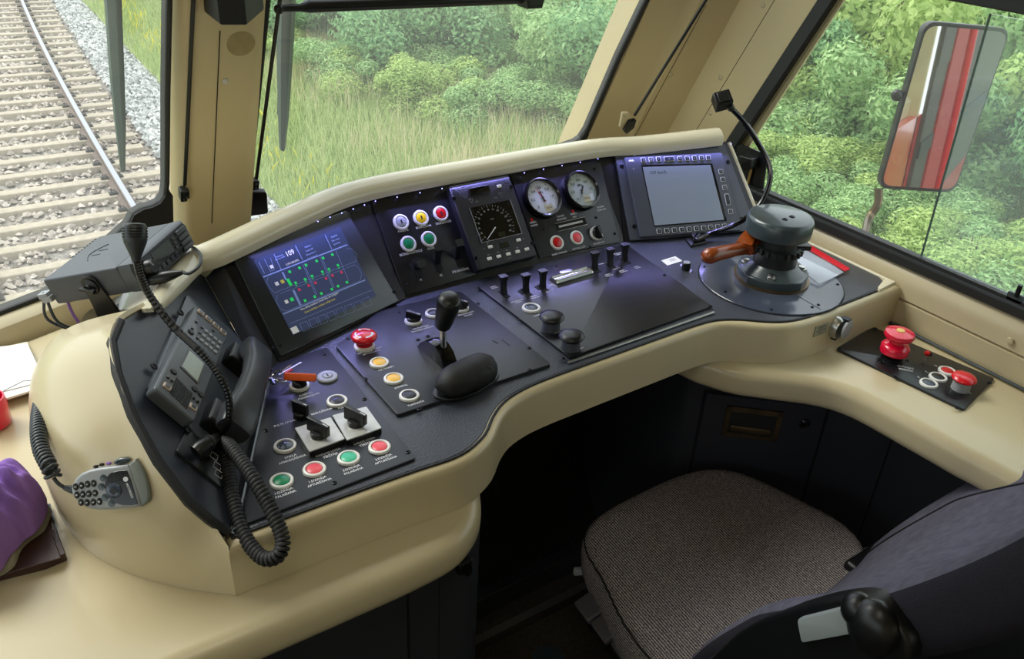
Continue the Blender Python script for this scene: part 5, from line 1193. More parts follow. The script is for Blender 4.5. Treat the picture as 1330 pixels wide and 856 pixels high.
q = MB().m(castd).lathe(VF, [(.041, .026), (.040, .055), (.043, .060), (.043, .068), (.0, .070)], 16); 
for k in range(22):
    t = k*PI/11; q.m(castd).box(VF.sub(0, 0, .058, t), .040, .0475, -.003, .003, 0, .010)
q.box(VF.sub(0, 0, .062, -.5), .030, .060, -.012, .012, 0, .009)
q.build('valve_body', bv)
q = MB().m(castd)
q.lathe(VF, [(.034, .068), (.034, .092), (.024, .096), (.024, .112)], 24); q.build('neck', bv)
zt = zc(283); zb = zc(303)
cxy = (0.006, 0.012)
q = MB().m(castm).lathe(VF, [(.052, zt-.036), (.0605, zt-.034), (.0615, zt-.008), (.0585, zt-.002), (.054, zt), (0, zt+.001)], 48, *cxy); q.build('cap', bv, ang=50)['label'] = 'flat round slate grey cap'
for a_, b2_ in ((-.006, -.006), (.016, -.004)): screw(VF.sub(0, 0, zt+.0008), a_, b2_, bv, .0055)
for t in (-2.5, -.75, .8, 2.3):
    q = MB().m(steel).lathe(VF, [(.0095, .020), (.0095, .026)], 6, .052*math.cos(t), .052*math.sin(t)); q.lathe(VF, [(.0062, .026), (.0062, .030), (.004, .0305), (0, .0305)], 16, .052*math.cos(t), .052*math.sin(t)); q.build('bolt', bv)
# wooden handle
zh = .803+zt-.052
tip = Z(914, 334, zh-.012); hb0 = Z(1018, 302, zh); el = Z(972, 316, zh-.002)
q = MB().m(wood)
path = crom([hb0+Vector((.01, .0, -.004)), Z(1005, 300, zh+.002), Z(985, 303, zh+.003), Z(972, 313, zh-.004), Z(966, 323, zh-.010)], 6)
rr_ = [.020-.002*i/len(path) for i in range(len(path))]
def ribbon(b, pts, w, h_):
    rs = []
    for i, p in enumerate(pts):
        t = (pts[min(i+1, len(pts)-1)]-pts[max(i-1, 0)]).normalized(); sd_ = t.cross(Vector((0, 0, 1))).normalized(); up2 = sd_.cross(t)
        rs.append([p+sd_*a_*w+up2*c_*h_ for a_, c_ in ((-1, -.6), (-.8, -1), (.8, -1), (1, -.6), (1, .6), (.8, 1), (-.8, 1), (-1, .6))])
    b.rings(rs)
ribbon(q, path, .017, .012); q.build('handle_arm', bv, ang=50)
gr0 = Z(976, 320, zh-.012); ax_ = tip-gr0
q = MB().m(wood).tube([gr0, gr0+ax_*.1, gr0+ax_*.4, gr0+ax_*.75, gr0+ax_*.9, gr0+ax_*.98, gr0+ax_*1.01], [.012, .0145, .0125, .0145, .0155, .011, .003], 18); q.build('handle_grip', bv, ang=60)
q = MB().m(wood).ball(gr0+Vector((.006, 0, 0)), .020, .018, .017, 14); q.m(steel).lathe(Fr(gr0+Vector((.004, -.018, 0)), (1, 0, 0), (0, .3, 1)), [(.005, 0), (.005, .003), (0, .003)], 12); q.build('handle_knuckle', bv)
# loose plastic sleeve with papers behind the valve
def flat(b, pts, z, th, m_): return b.m(m_).slab(W, roundpoly([tuple(Z(x, y, z).xy) for x, y in pts], .002), z, z+th)
q = MB(); flat(q, ((1040, 322), (1076, 341), (1046, 358), (1006, 345)), .8035, .001, paper); o = q.build('folded_note'); tag(o, 'folded white sheet tucked under the clear sleeve', 'paper')
q = MB(); flat(q, ((1014, 318), (1045, 316), (1103, 350), (1064, 372), (1045, 364)), .8055, .0008, plastic_clear); sl = q.build('document_sleeve'); tag(sl, 'clear plastic sleeve with a red spine by the window wall', 'plastic sleeve')
q = MB(); flat(q, ((1037, 317), (1050, 318), (1104, 350), (1098, 353)), .806, .002, redp); q.build('red_spine', sl)
q = MB(); flat(q, ((1048, 356), (1076, 341), (1096, 354), (1064, 369)), .8045, .0006, paper); q.build('insert_sheet', sl)
q = MB(); flat(q, ((963, 315), (985, 306), (990, 310), (968, 318)), .8035, .0012, paper); o = q.build('paper_slip'); tag(o, 'small white paper slip lying left of the brake valve', 'paper')
q = MB().m(cream).lathe(Fr(X(1109, 353, 1.462), (0, -1, 0), (0, 0, 1)), [(.007, 0), (.006, .003), (0, .004)], 16); 
wr = bpy.data.objects['wall_right']; q.build('rivet', wr)
q = MB().m(cream).lathe(Fr(X(1312, 443, 1.462), (0, -1, 0), (0, 0, 1)), [(.007, 0), (.006, .003), (0, .004)], 16); q.build('rivet', wr)

# ---- gooseneck lamp at the right
gl = thing('gooseneck_lamp', 'small black reading lamp on a bent gooseneck behind the brake valve', 'lamp', Z(903, 316, .8))
q = MB().m(blk).slab(DK, roundpoly([DK.at(*p) for p in ((890, 313), (912, 310), (918, 317), (897, 322))], .003), 0, .006, r=.002); q.slab(DK, roundpoly([DK.at(*p) for p in ((896, 312), (906, 310), (910, 315), (900, 318))], .002), .006, .016, r=.003); q.build('foot', gl)
gp = [Z(903, 312, .812), Z(925, 303, .816), D(960, 289, 1.74), D(984, 270, 1.74), D(998, 243, 1.74), D(999, 215, 1.74), D(983, 183, 1.74), D(966, 158, 1.73), D(950, 141, 1.72)]
gp = crom(gp, 10); q = MB().m(blks).tube(gp, [.0052+.0005*(i % 2) for i in range(len(gp))], 10); q.build('gooseneck', gl, ang=30)
lh = Fr(D(938, 131, 1.71), RT*.95+UP*.25, UP*.9-RT*.3+FW*.3); q = MB().m(blk).box(lh, -.017, .017, -.015, .015, -.014, .014); q.box(lh, -.011, .011, -.011, .011, .014, .017); q.tube([lh.P(.010, -.012, 0), D(950, 141, 1.72)], .008, 10); q.build('lamp_head', gl, bevel=.002)
# ---- bracket and switch in the front corner of the side window
bk = thing('window_bracket', 'black plate with a small box in the lower front corner of the side window', 'bracket', X(975, 245, 1.488))
BF = Fr((1.488, 1.2, .85), (0, -1, 0), (0, 0, 1))
q = MB().m(blk).slab(BF, [BF.at(*p) for p in ((958, 190), (963, 187), (998, 201), (992, 245), (968, 240), (955, 232))], 0, .003); q.build('plate', bk)
q = MB().m(blk).slab(BF, roundpoly([BF.at(*p) for p in ((972, 199), (988, 204), (986, 217), (976, 219), (966, 215), (967, 205))], .003), .003, .030, r=.003); q.build('box', bk)
q = MB().m(amberstick).tube([BF.P(*BF.at(979, 219), .008), BF.P(*BF.at(974, 239), .008)], .0028, 8); q.build('stick', bk)
# window latch at the right edge
wl = thing('window_latch', 'small grey metal latch peg on the sliding window rail at the right edge', 'latch', X(1322, 384, 1.482))
WF_ = Fr((1.482, 1.2, .85), (0, -1, 0), (0, 0, 1)); la, lb = WF_.at(1320, 386)
q = MB().m(castm).slab(WF_, rrect(la-.014, la+.014, lb-.008, lb+.008, .002), 0, .006, r=.001); q.build('base', wl); q = MB().m(dsteel).tube([WF_.P(la+.002, lb+.004, .006), WF_.P(la+.002, lb+.026, .006)], .0042, 12); q.build('peg', wl)

# ---- socket and label on the apron
AP = Fr((1.2, .7625, .76), (1, 0, 0), (0, 0, 1)); sa, sb = AP.at(1084, 424)
sk = thing('power_socket', 'round power socket with a grey flap cover on the cream apron', 'socket', AP.P(sa, sb))
q = MB().m(steel).lathe(AP, [(.021, -.004), (.021, .008), (.018, .014)], 28, sa, sb, sx=.8); q.build('collar', sk)
lidf = Fr(AP.P(sa+.010, sb+.001, .017), AP.u*.9-AP.n*.15, AP.v); q = MB().m(silver).lathe(lidf, [(.0175, 0), (.0175, .004), (.015, .005), (0, .0055)], 28); q.m(dsteel).box(lidf, -.006, .006, .014, .020, -.012, .003); q.build('flap', sk)
q = MB().m(dsteel).tube([AP.P(sa-.004, sb-.022, .003), AP.P(sa+.004, sb-.026, .006), AP.P(sa+.010, sb-.022, .004)], .0022, 6); q.build('spring', sk)
la, lb = AP.at(1066, 428); lf = Fr(AP.P(la, lb, .0), AP.u, AP.v)
q = MB().m(mat('engraved_label', (150, 148, 130), .5)).slab(lf, rrect(-.018, .018, -.011, .011, .001), -.004, .0012); q.m(blk); q.text(lf, 'ROZETE', .0055, 0, .004, .0014); q.text(lf, 'RADIOSTACIJAI', .0045, 0, -.002, .0014, sx=.8); q.text(lf, '24V', .005, 0, -.008, .0014); o = q.build('label_plate'); tag(o, 'small engraved grey label beside the round socket', 'label')

# ---- switch plate on the right counter
C7 = W.sub(0, 0, .72)
root6, b, G6 = panel('control_console', 'black emergency switch plate on the right counter with red mushroom buttons', C7, 0, .005, plate2, .006, poly=[C7.at(*p) for p in ((1085, 455), (1133, 427), (1291, 494), (1251, 535))])
for p, s_ in (((1176, 478), ['AVĀRIJAS', 'BREMZE']), ((1195, 491), ['P']), ((1205, 484), ['Z']), ((1217, 476), ['S']), ((1262, 512), ['0'])): caption(b, G6, *p, s_, .0075, ang=-.9 if len(s_) > 1 else 0)
b.build('plate', root6)
ga_, gb_ = G6.at(1158, 466)
q = MB().m(blk).lathe(G6, [(.019, 0), (.019, .006), (.013, .008), (.013, .014)], 24, ga_, gb_); q.m(pinkr).lathe(G6, [(.0200, .012), (.0245, .015), (.0250, .027), (.022, .031), (.0125, .033), (.0125, .040), (.0235, .045), (.0265, .050), (.0245, .056), (.012, .059), (0, .0595)], 36, ga_, gb_)
q.m(amberstick).lathe(G6, [(.0075, .0585), (.007, .0605), (0, .061)], 18, ga_, gb_); q.build('emergency_stop', root6, ang=50)['label'] = 'tall crimson double mushroom button'
q = MB().m(redl).lathe(G6, [(.0038, .008), (.0055, .012), (.004, .015), (0, .0155)], 14, *G6.at(1202, 466)); q.m(chrome).tube([G6.P(*G6.at(1202, 469), 0), G6.P(*G6.at(1202, 469), .010)], .002, 8); q.build('toggle', root6)
push_button(G6, *G6.at(1206, 499), greyl, root6, 'unlit push button', r=.0155); push_button(G6, *G6.at(1218, 491), blk, root6, 'black push button', r=.0155); push_button(G6, *G6.at(1230, 483), redl, root6, 'dark red push button', r=.0155)
q = MB().m(silver).lathe(G6, [(.0155, 0), (.0145, .018)], 28, *G6.at(1247, 505)); q.m(redp).lathe(G6, [(.012, .016), (.019, .019), (.0205, .022), (.0185, .026), (.010, .0285), (0, .029)], 34, *G6.at(1247, 505)); q.build('mushroom_button', root6, ang=50)['label'] = 'red mushroom button on a grey collar'
for p in ((1091, 453.5), (1137, 427), (1163, 490), (1208, 460), (1285, 497.5), (1243, 530), (1143, 453), (1145, 471), (1178, 469)): screw(G6, *G6.at(*p), root6, .004)
q = MB().m(castm).tube([Vector((1.455, .45, .7215)), Vector((1.455, .78, .7215))], .003, 6); q.build('sealing_bead', wr)

# ============================================================ CABINETS AND FOOTWELL
# left cabinet below the counter
lc = thing('base_cabinet', 'dark navy cabinet below the left counter with a rounded corner post', 'cabinet', (.1, .9, 0))
b = MB().m(cab).slab(W, roundpoly([(-.9, .765), (.50, .765), (.535, .80), (.55, 1.25), (-.3, 1.25), (-.9, 1.08)], .02), 0, .654); b.build('body', lc)
LC_ = Fr((0, .765, 0), (1, 0, 0), (0, 0, 1))
b = MB().m(cab).slab(LC_, rrect(-.55, .385, .04, .60, .004), .0, .006, r=.002, seg=1); dr = b.build('cabinet_door', lc)
q = MB().m(cabd)
for bx in ((-.556, -.55, .034, .606), (.385, .391, .034, .606), (-.55, .385, .60, .606)): q.box(LC_, *bx, -.001, .0012)
q.build('door_gap', lc)
q = MB().m(blk).slab(LC_, rrect(.468, .492, .575, .60, .004), 0, .012, r=.004); q.m(blks).lathe(LC_, [(.011, .012), (.010, .018), (0, .018)], 16, .480, .587, sx=.6); q.build('latch', lc)
q = MB().m(cabd).box(LC_, .440, .4415, 0, .64, -.001, .0007); q.build('post_seam', lc)
# right cabinet, folded round the knee space
K = [(1.09, 1.30), (1.098, .930), (1.312, .738), (1.345, .66), (1.35, -1.2)]
rc = thing('base_cabinet', 'dark navy cabinet below the right counter with brass recessed handle', 'cabinet', (1.3, .6, 0))
kk_ = roundpoly([(1.46, -1.2), (1.46, 1.30)]+K, .02)
b = MB().m(cab).slab(W, kk_, 0, .659); b.build('body', rc)
d1 = (Vector((*K[2], 0))-Vector((*K[1], 0))); RC1 = Fr((K[1][0], K[1][1], 0), d1, (0, 0, 1)); 
if RC1.n.dot(CAM-RC1.o) < 0: RC1 = Fr((K[2][0], K[2][1], 0), -d1, (0, 0, 1))
dc = [RC1.at(*p) for p in ((920, 497), (1078, 519))]
xa, xb = sorted([dc[0][0], dc[1][0]]); xa = max(xa, .015)
b = MB().m(cab).slab(RC1, rrect(xa, xb, .08, .585, .003), 0, .005, r=.0015, seg=1); dr = b.build('cabinet_door', rc)
hp = [RC1.at(*p) for p in ((943, 523), (1017, 534), (1008, 572), (938, 561))]
hx0, hx1 = (hp[0][0]+hp[3][0])/2, (hp[1][0]+hp[2][0])/2; hy0, hy1 = (hp[2][1]+hp[3][1])/2, (hp[0][1]+hp[1][1])/2
q = MB().m(brass); DF = Fr(RC1.P(0, 0, .005), RC1.u, RC1.v)
for bx in ((hx0, hx1, hy1-.012, hy1), (hx0, hx1, hy0, hy0+.008), (hx0, hx0+.010, hy0, hy1), (hx1-.010, hx1, hy0, hy1)): q.box(DF, *bx, 0, .003)
q.m(castd).box(DF, hx0+.01, hx1-.01, hy0+.008, hy1-.012, 0, .0006); q.m(brass).slab(DF, rrect(hx0+.014, hx1-.014, hy0+.012, hy0+.026, .005), 0, .004, r=.003); q.build('recessed_handle', dr)
q = MB().m(blks).lathe(DF, [(.009, 0), (.009, .004), (.006, .006), (0, .006)], 18, *DF.at(1046, 549)); q.box(DF.sub(*DF.at(1046, 549), .004, .5), -.012, .004, -.003, .003, 0, .006); q.build('door_lock', dr)
q = MB().m(cabd)
for bx in ((xa-.005, xa, .08, .590), (xb, xb+.005, .08, .590), (xa, xb, .585, .590)): q.box(RC1, *bx, -.001, .0008)
q.build('door_gap', rc)
RC2 = Fr((K[3][0], K[3][1], 0), (K[4][0]-K[3][0], K[4][1]-K[3][1], 0), (0, 0, 1)); d2 = [RC2.at(*p) for p in ((1128, 535), (1330, 618))]
RC2 = Fr((1.3462, .66, 0), (.005, -1, 0), (0, 0, 1)); s2n = 1 if RC2.n.dot(CAM-RC2.o) > 0 else -1
b = MB().m(cab)
def rbox(b, x0, x1, z0_, z1_, h0, h1): 
    return b.box(RC2, x0, x1, z0_, z1_, min(s2n*h0, s2n*h1), max(s2n*h0, s2n*h1))
rbox(b, .03, .95, .08, .60, 0, .005); b.build('cabinet_door', rc)
q = MB().m(cabd); rbox(q, .026, .030, .08, .604, 0, .006); rbox(q, .026, .95, .60, .605, 0, .006); q.build('door_gap', rc)
# footwell
b = MB().m(cab).box(W, .54, 1.10, 1.28, 1.31, 0, .715); struct(b.build('wall_front', origin=(.8, 1.3, 0)))
fr1 = thing('footrest', 'dark ribbed footrest ramp under the desk with a metal edge', 'footrest', (.82, 1.12, 0))
b = MB().m(cab).box(W, .552, 1.088, 1.085, 1.115, 0, .06); b.build('kick_board', fr1, bevel=.004)
RF_ = Fr((.552, 1.115, .055), (1, 0, 0), (0, .17, .30)); b = MB().m(rub).box(RF_, 0, .536, 0, .34, -.012, 0)
for k in range(44): b.box(RF_, .006+.012*k, .012+.012*k, .004, .336, 0, .003)
b.build('ribbed_mat', fr1)
q = MB().m(steel).box(W, .552, 1.088, 1.112, 1.117, .056, .062); q.build('edge_strip', fr1)
q = MB().m(mat('dull_aluminium', (132, 134, 132), .4, metal=.6, var=.3)).box(W, .50, 1.30, 1.028, 1.046, .0, .003); struct(q.build('trim_5'))
q = MB().m(mat('worn_floor_plate', (74, 72, 66), .5, var=.5, vscale=80)); q.box(W, .50, 1.30, 1.046, 1.085, 0, .0015); struct(q.build('trim_6'))
q = MB().m(mat('brown_rubber_mat', (66, 58, 44), .75, var=.5, vscale=160, bump=.3)).slab(W, rrect(.62, 1.28, .2, 1.01, .01), 0, .004, r=.002, seg=1); tag(q.build('floor_mat'), 'brown speckled rubber mat on the cab floor beside the seat', 'floor mat')
q = MB().m(castm).lathe(W.sub(*Z(712, 856, .004).xy, .004), [(.035, 0), (.034, .002), (0, .003)], 30); tag(q.build('floor_stud'), 'round grey metal floor disc at the bottom edge beside the seat', 'floor disc')

# ============================================================ DRIVER SEAT
st = thing('driver_chair', 'grey upholstered driver seat with woven cushion and fleece-covered reclined backrest', 'seat', (.97, .62, 0))
SZ = .425
oc = [(.752, .752), (.768, .815), (.80, .858), (.86, .880), (.95, .888), (1.04, .886), (1.11, .872), (1.155, .845), (1.185, .80), (1.212, .72), (1.232, .63), (1.222, .565), (1.17, .51), (1.13, .45), (1.1, .40), (1.0, .36), (.86, .37), (.765, .42), (.722, .50), (.712, .58), (.722, .66)]
oc = [Vector((x, y, 0)) for x, y in oc]; oc = crom(oc, 3, closed=True); cen = Vector((.97, .62, 0))
rs = []
for s_, z_ in ((.80, .315), (.90, .318), (.965, .33), (.99, .352), (1.0, .382), (.996, .405), (.975, .420), (.95, .427), (.90, .430), (.80, .431), (.62, .429), (.40, .424), (.20, .421), (.02, .420)):
    rs.append([cen+(p-cen)*s_+Vector((0, 0, z_-.008*math.exp(-((p.y-.62)/.2)**2)*(1 if s_ < .9 else 0)+.004*noise.noise(Vector((p.x*s_*6, p.y*s_*6, 1))))) for p in oc])
b = MB().m(woven_m).rings(rs); b.build('seat_cushion', st, ang=180)
q = MB().m(rub).tube([cen+(p-cen)*.985+Vector((0, 0, .4145)) for p in oc]+[cen+(oc[0]-cen)*.985+Vector((0, 0, .4145))], .0022, 6, cap=False); q.build('seam_piping', st)
b = MB().m(blk).slab(W, roundpoly([(.775, .83), (1.16, .83), (1.18, .42), (.76, .42)], .04), .235, .325, r=.01, r0=.01); b.build('seat_pan', st)
b = MB().m(blk).slab(W, roundpoly([(.84, .78), (1.10, .78), (1.10, .46), (.84, .46)], .04), .0, .24, r=.01); b.build('pedestal', st)
for px, py, zz in ((775, 783, .34), (797, 809, .34), (824, 836, .34)):
    p = Z(px, py, .345); q = MB().m(mat('dusty_grey_lever', (74, 70, 74), .6, bump=.1)) if 'dusty_grey_lever' not in MATS else MB().m(MATS['dusty_grey_lever'])
    f9 = Fr(p, (.86, -.1, .35), (.1, 1, 0)); q.slab(f9, rrect(-.034, .05, -.024, .024, .006), -.007, .007, r=.004, r0=.003); q.build('adjustment_lever', st)
p = Z(757, 741, .33); q = MB().m(silver).slab(Fr(p, (1, -.5, 0), (.5, 1, 0)), rrect(-.018, .018, -.006, .006, .004), -.006, .006, r=.003); q.build('front_clip', st)
p = Z(1130, 735, .42); q = MB().m(blk).slab(Fr(p, (1, 0, 0), (0, 1, 0)), rrect(-.05, .08, -.02, .025, .01), -.03, .02, r=.01); q.build('recliner_hinge', st, bevel=.002)
# backrest: reclined shell with side bolsters
prof_b = [(.575, .395), (.552, .42), (.528, .48), (.502, .537), (.470, .60), (.445, .645), (.40, .70), (.345, .762), (.300, .820), (.250, .900), (.215, .965), (.185, 1.03), (.165, 1.075), (.15, 1.10)]
prof_b = [Vector((0, y, z)) for y, z in prof_b]; prof_b = crom(prof_b, 3); NB = len(prof_b)
rs = []
for i, p in enumerate(prof_b):
    t = (prof_b[min(i+1, NB-1)]-prof_b[max(i-1, 0)]).normalized(); nb = Vector((0, t.z, -t.y))       # outward to the front
    if nb.y < 0: nb = -nb
    f_ = i/(NB-1); w = .235+.035*math.sin(PI*min(1, f_*1.1))-.07*max(0, f_-.75)/.25; cx_ = 1.005
    th = .085*(1-.5*max(0, f_-.8)/.2); dep = .045*math.sin(PI*min(1, .15+f_*.8))
    sec = []
    for x_, d_ in ((-1, -.6), (-1.02, -.25), (-.99, -.05), (-.93, .0), (-.84, -.06), (-.72, -.35), (-.5, -.72), (-.25, -.9), (0, -1), (.25, -.9), (.5, -.72), (.72, -.35), (.84, -.06), (.93, 0), (.99, -.05), (1.02, -.25), (1, -.6)):
        off_ = d_*dep if abs(x_) < .93 else d_*th
        sec.append(Vector((cx_+x_*w, p.y, p.z))+nb*off_)
    for x_, d_ in ((.96, -.95), (.8, -1.15), (.4, -1.3), (0, -1.35), (-.4, -1.3), (-.8, -1.15), (-.96, -.95)): sec.append(Vector((cx_+x_*w, p.y, p.z))-nb*(-d_*th))
    rs.append(sec)
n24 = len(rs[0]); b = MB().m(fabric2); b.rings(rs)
fleece_shade = mat('fleece_grey_shaded', (48, 46, 54), .95, bump=.9, bscale=700, spec=.1); b.mats.append(fleece_shade)  # darker copy of the fleece: shade painted onto side and back faces
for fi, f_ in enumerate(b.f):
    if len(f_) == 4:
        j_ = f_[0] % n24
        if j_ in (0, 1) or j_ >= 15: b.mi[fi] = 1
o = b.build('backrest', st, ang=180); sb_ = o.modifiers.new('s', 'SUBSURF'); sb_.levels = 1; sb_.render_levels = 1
q = MB().m(rub).tube([rs[i][11]+Vector((0, .001, .0015)) for i in range(2, NB-1)], .0016, 5); q.build('backrest_seam', st)
# left recliner cover with grey release handle and knob
RX = Fr((.722, .35, .72), (0, -1, 0), (0, 0, 1)); 
if RX.n.x > 0: pass
def rx(px, py): return RX.at(px, py)
ply = [tuple(p)[:2] for p in crom([(*rx(*p), 0) for p in ((905, 885), (935, 842), (975, 812), (1030, 792), (1085, 778), (1130, 778), (1160, 800), (1180, 850), (1140, 900), (1000, 910))], 3, closed=True)]
q = MB().m(blk).slab(RX, ply, -.028, .0, r=.006) if RX.n.x < 0 else MB().m(blk).slab(RX, ply, -.0, .028, r=.006)
sx_ = 1 if RX.n.x < 0 else -1
q.build('recliner_cover', st)
RY = Fr(RX.P(0, 0, 0), RX.u, RX.v); hp = [RY.at(*p) for p in ((1040, 801), (1107, 784), (1112, 820), (1046, 832))]
q = MB().m(mat('grey_release_handle', (150, 158, 158), .35)).slab(RY, roundpoly(hp, .006), 0, .008, r=.002, seg=2); q.build('release_handle', st)['label'] = 'light grey release handle'
kc = RY.P(*RY.at(1137, 812), .004); q = MB().m(blk).ball(kc, .030, .036, .022, 18, RY); q.ball(RY.P(*RY.at(1118, 790), .004), .020, .022, .018, 16, RY); q.build('recliner_knob', st, ang=180)

# ============================================================ THINGS ON THE LEFT COUNTER
zc_ = .7205
q = MB(); 
for k, (m_, dx) in enumerate(((paper2, 0), (paper, .002), (paper2, -.003), (paper, 0))):
    pts = [(-40+dx*200, 462), (36, 446+k), (62, 503), (-40, 535)]
    flat(q, pts, zc_+.004*k, .0036, m_)
o = q.build('paper_stack'); tag(o, 'stack of white and yellowed papers on the left counter under the windscreen', 'papers')
q = MB(); flat(q, [(-40, 455), (30, 448), (52, 497), (-40, 520)], zc_+.016, .0012, paper); f_ = W.sub(0, 0, zc_+.0174); q.m(greyl).tube([f_.P(*f_.at(4, 508)), f_.P(*f_.at(30, 495)), f_.P(*f_.at(46, 494))], .0006, 4); o = q.build('map_sheet'); tag(o, 'creased white sheet with faint drawing lines on top of the paper stack', 'paper')
q = MB().m(pinkr).lathe(W.sub(*Z(-9, 552, zc_).xy, zc_), [(.022, 0), (.026, .004), (.027, .04), (.025, .048), (.023, .048), (.022, .01), (0, .008)], 28, cap1=False); tag(q.build('cup', ang=50), 'crimson cup cut by the left edge of the picture', 'cup')
# leather folder
q = MB(); flat(q, [(-60, 700), (60, 655), (88, 728), (60, 740), (-20, 760), (-60, 770)], zc_, .012, leather); flat(q, [(-60, 700), (52, 652), (80, 726), (-60, 766)], zc_+.0125, .002, leather); fo = q.build('leather_folder', bevel=.002); tag(fo, 'dark brown leather folder lying under the purple cloth', 'folder')
q = MB(); flat(q, [(-60, 705), (66, 656), (84, 722), (-60, 760)], zc_+.004, .0035, greyl); q.build('page_block', fo)
def cloth(name, mt, pxs, z0, hmax, seed, label, folds=26, amp=.006, cat='cloth'):
    P_ = [Vector((*Z(x, y, z0).xy, 0)) for x, y in pxs]; P_ = crom(P_, 6, closed=True); c_ = sum(P_, Vector())/len(P_); rs = []
    M_ = 22
    for k in range(M_+1):
        s_ = 1-k/M_*.985; hh = hmax*(1-s_**2.6)**.55
        row = []
        for p in P_:
            q_ = c_+(p-c_)*s_; v_ = Vector((q_.x*folds*.4, q_.y*folds, seed)); n1 = noise.noise(v_+Vector((noise.noise(v_*.6)*2, 0, 0))); n2 = abs(noise.noise(Vector((q_.x*folds*1.1+q_.y*folds*.9, q_.y*folds*.3, seed+5))))
            ed_ = 1+.05*noise.noise(Vector((p.x*60, p.y*60, seed)))*(s_)
            q2 = c_+(p-c_)*s_*ed_; row.append(Vector((q2.x, q2.y, z0+hh+(n1*amp*2-n2*amp*3)*min(1, hh/.02)+.0006)))
        rs.append(row)
    o = MB().m(mt).rings([[Vector((p.x, p.y, z0)) for p in rs[0]]]+rs).build(name, ang=180); sb = o.modifiers.new('s', 'SUBSURF'); sb.levels = 1; sb.render_levels = 2
    return tag(o, label, cat)
cloth('grey_cloth', greyc, [(-50, 700), (10, 668), (58, 655), (67, 668), (58, 690), (30, 712), (18, 738), (-10, 752), (-60, 760)], zc_+.015, .022, 3, 'crumpled grey cloth between the purple shirt and the leather folder', 30, .005)
cloth('purple_shirt', purple, [(-90, 640), (-30, 622), (14, 626), (46, 634), (62, 650), (62, 668), (50, 690), (34, 702), (16, 722), (-4, 748), (-60, 770), (-110, 700)], zc_+.028, .082, 9, 'crumpled purple shirt heaped on the left counter', 40, .010)

# ============================================================ WINDSCREEN FITTINGS
def rod(name, top, bot, y, label, r=.0035, brk=None, lean=0):
    e = thing(name, label, 'blind rod', Y(*bot, y))
    p1, p0 = Y(*bot, y), Y(*top, y-.466*0)
    # lean with the windscreen: choose the top point on the leaning plane through the foot
    fr_ = Fr(p1, (1, 0, 0), LEAN); a_, b2_ = fr_.at(*top); p0 = fr_.P(a_, b2_); q = MB().m(blk).tube([p1, p0+(p0-p1)*.25], r, 10); q.build('rod', e)
    return e, fr_
e, f_ = rod('blind_guide_rod', (251, 0), (240, 240), 1.575, 'thin black blind rod on the left side of the centre pillar')
a_, b2_ = f_.at(239, 252); q = MB().m(blk).slab(f_, rrect(a_-.007, a_+.005, b2_-.017, b2_+.010, .002), -.012, .004, r=.001); q.box(f_, a_-.003, a_+.007, b2_-.004, b2_+.014, 0, .010); q.m(steel).lathe(f_, [(.0022, .004), (.002, .006), (0, .006)], 10, a_-.001, b2_-.010).lathe(f_, [(.0022, .010), (.002, .012), (0, .012)], 10, a_+.002, b2_); q.build('bracket', e)
e, f_ = rod('blind_guide_rod', (363, 5), (333, 232), 1.625, 'thin black blind rod slanting down the right side of the centre pillar')
a_, b2_ = f_.at(332, 239); q = MB().m(blk).slab(f_, rrect(a_-.007, a_+.006, b2_-.014, b2_+.010, .002), -.01, .004, r=.001); q.m(steel).lathe(f_, [(.0022, .004), (.002, .006), (0, .006)], 10, a_, b2_-.007).lathe(f_, [(.0022, .004), (.002, .006), (0, .006)], 10, a_, b2_+.004); q.build('bracket', e)
q = MB().m(blk).slab(f_, roundpoly([f_.at(*p) for p in ((323, 250), (347, 250), (349, 278), (322, 282))], .008), -.012, .0, r=.003); q.build('end_stop', e)
e, f_ = rod('blind_guide_rod', (917, 0), (824, 150), 1.44, 'thin black blind rod along the right windscreen pillar')
a_, b2_ = f_.at(817, 158); q = MB().m(cream).slab(f_, roundpoly([f_.at(*p) for p in ((809, 147), (817, 147), (822, 152), (813, 170), (805, 166))], .002), -.006, .0, r=.001); q.m(steel).lathe(f_, [(.0022, 0), (.002, .002), (0, .002)], 10, *f_.at(811, 151)).lathe(f_, [(.0022, 0), (.002, .002), (0, .002)], 10, *f_.at(807, 162)); q.build('mounting_plate', e)
q = MB().m(blk).slab(f_, roundpoly([f_.at(*p) for p in ((816, 155), (824, 153), (821, 163), (811, 171), (808, 168))], .002), .0, .010, r=.002); q.build('bracket', e)
# black box above the pillar
bx = thing('cab_fan_box', 'black faceted box fixed high on the centre pillar', 'box', Y(303, 30, 1.47))
f_ = W; base_ = [(Y(x, y, 1.50)) for x, y in ((266, 18), (280, 34), (303, 38), (325, 34), (341, 16))]
px_ = [(266, 20), (287, 33), (320, 34), (341, 17)]
zb_ = Y(303, 34, 1.31).z
oc_ = [tuple(Z(x, y, zb_).xy) for x, y in ((266, 17), (286, 33), (321, 33), (343, 14), (341, 2), (270, 2))]
b = MB().m(rub).slab(W, oc_, zb_, zb_+.16, r=.004, r0=.004, seg=2); b.build('case', bx)
b = MB().m(dsteel).lathe(W, [(.004, zb_-.006), (.004, zb_)], 10, oc_[1][0]+.01, 1.45).lathe(W, [(.004, zb_-.004), (.004, zb_)], 10, oc_[3][0]-.012, 1.46); b.m(pinkr).ball((oc_[3][0], 1.44, zb_+.004), .003); b.build('fixing_screw', bx)
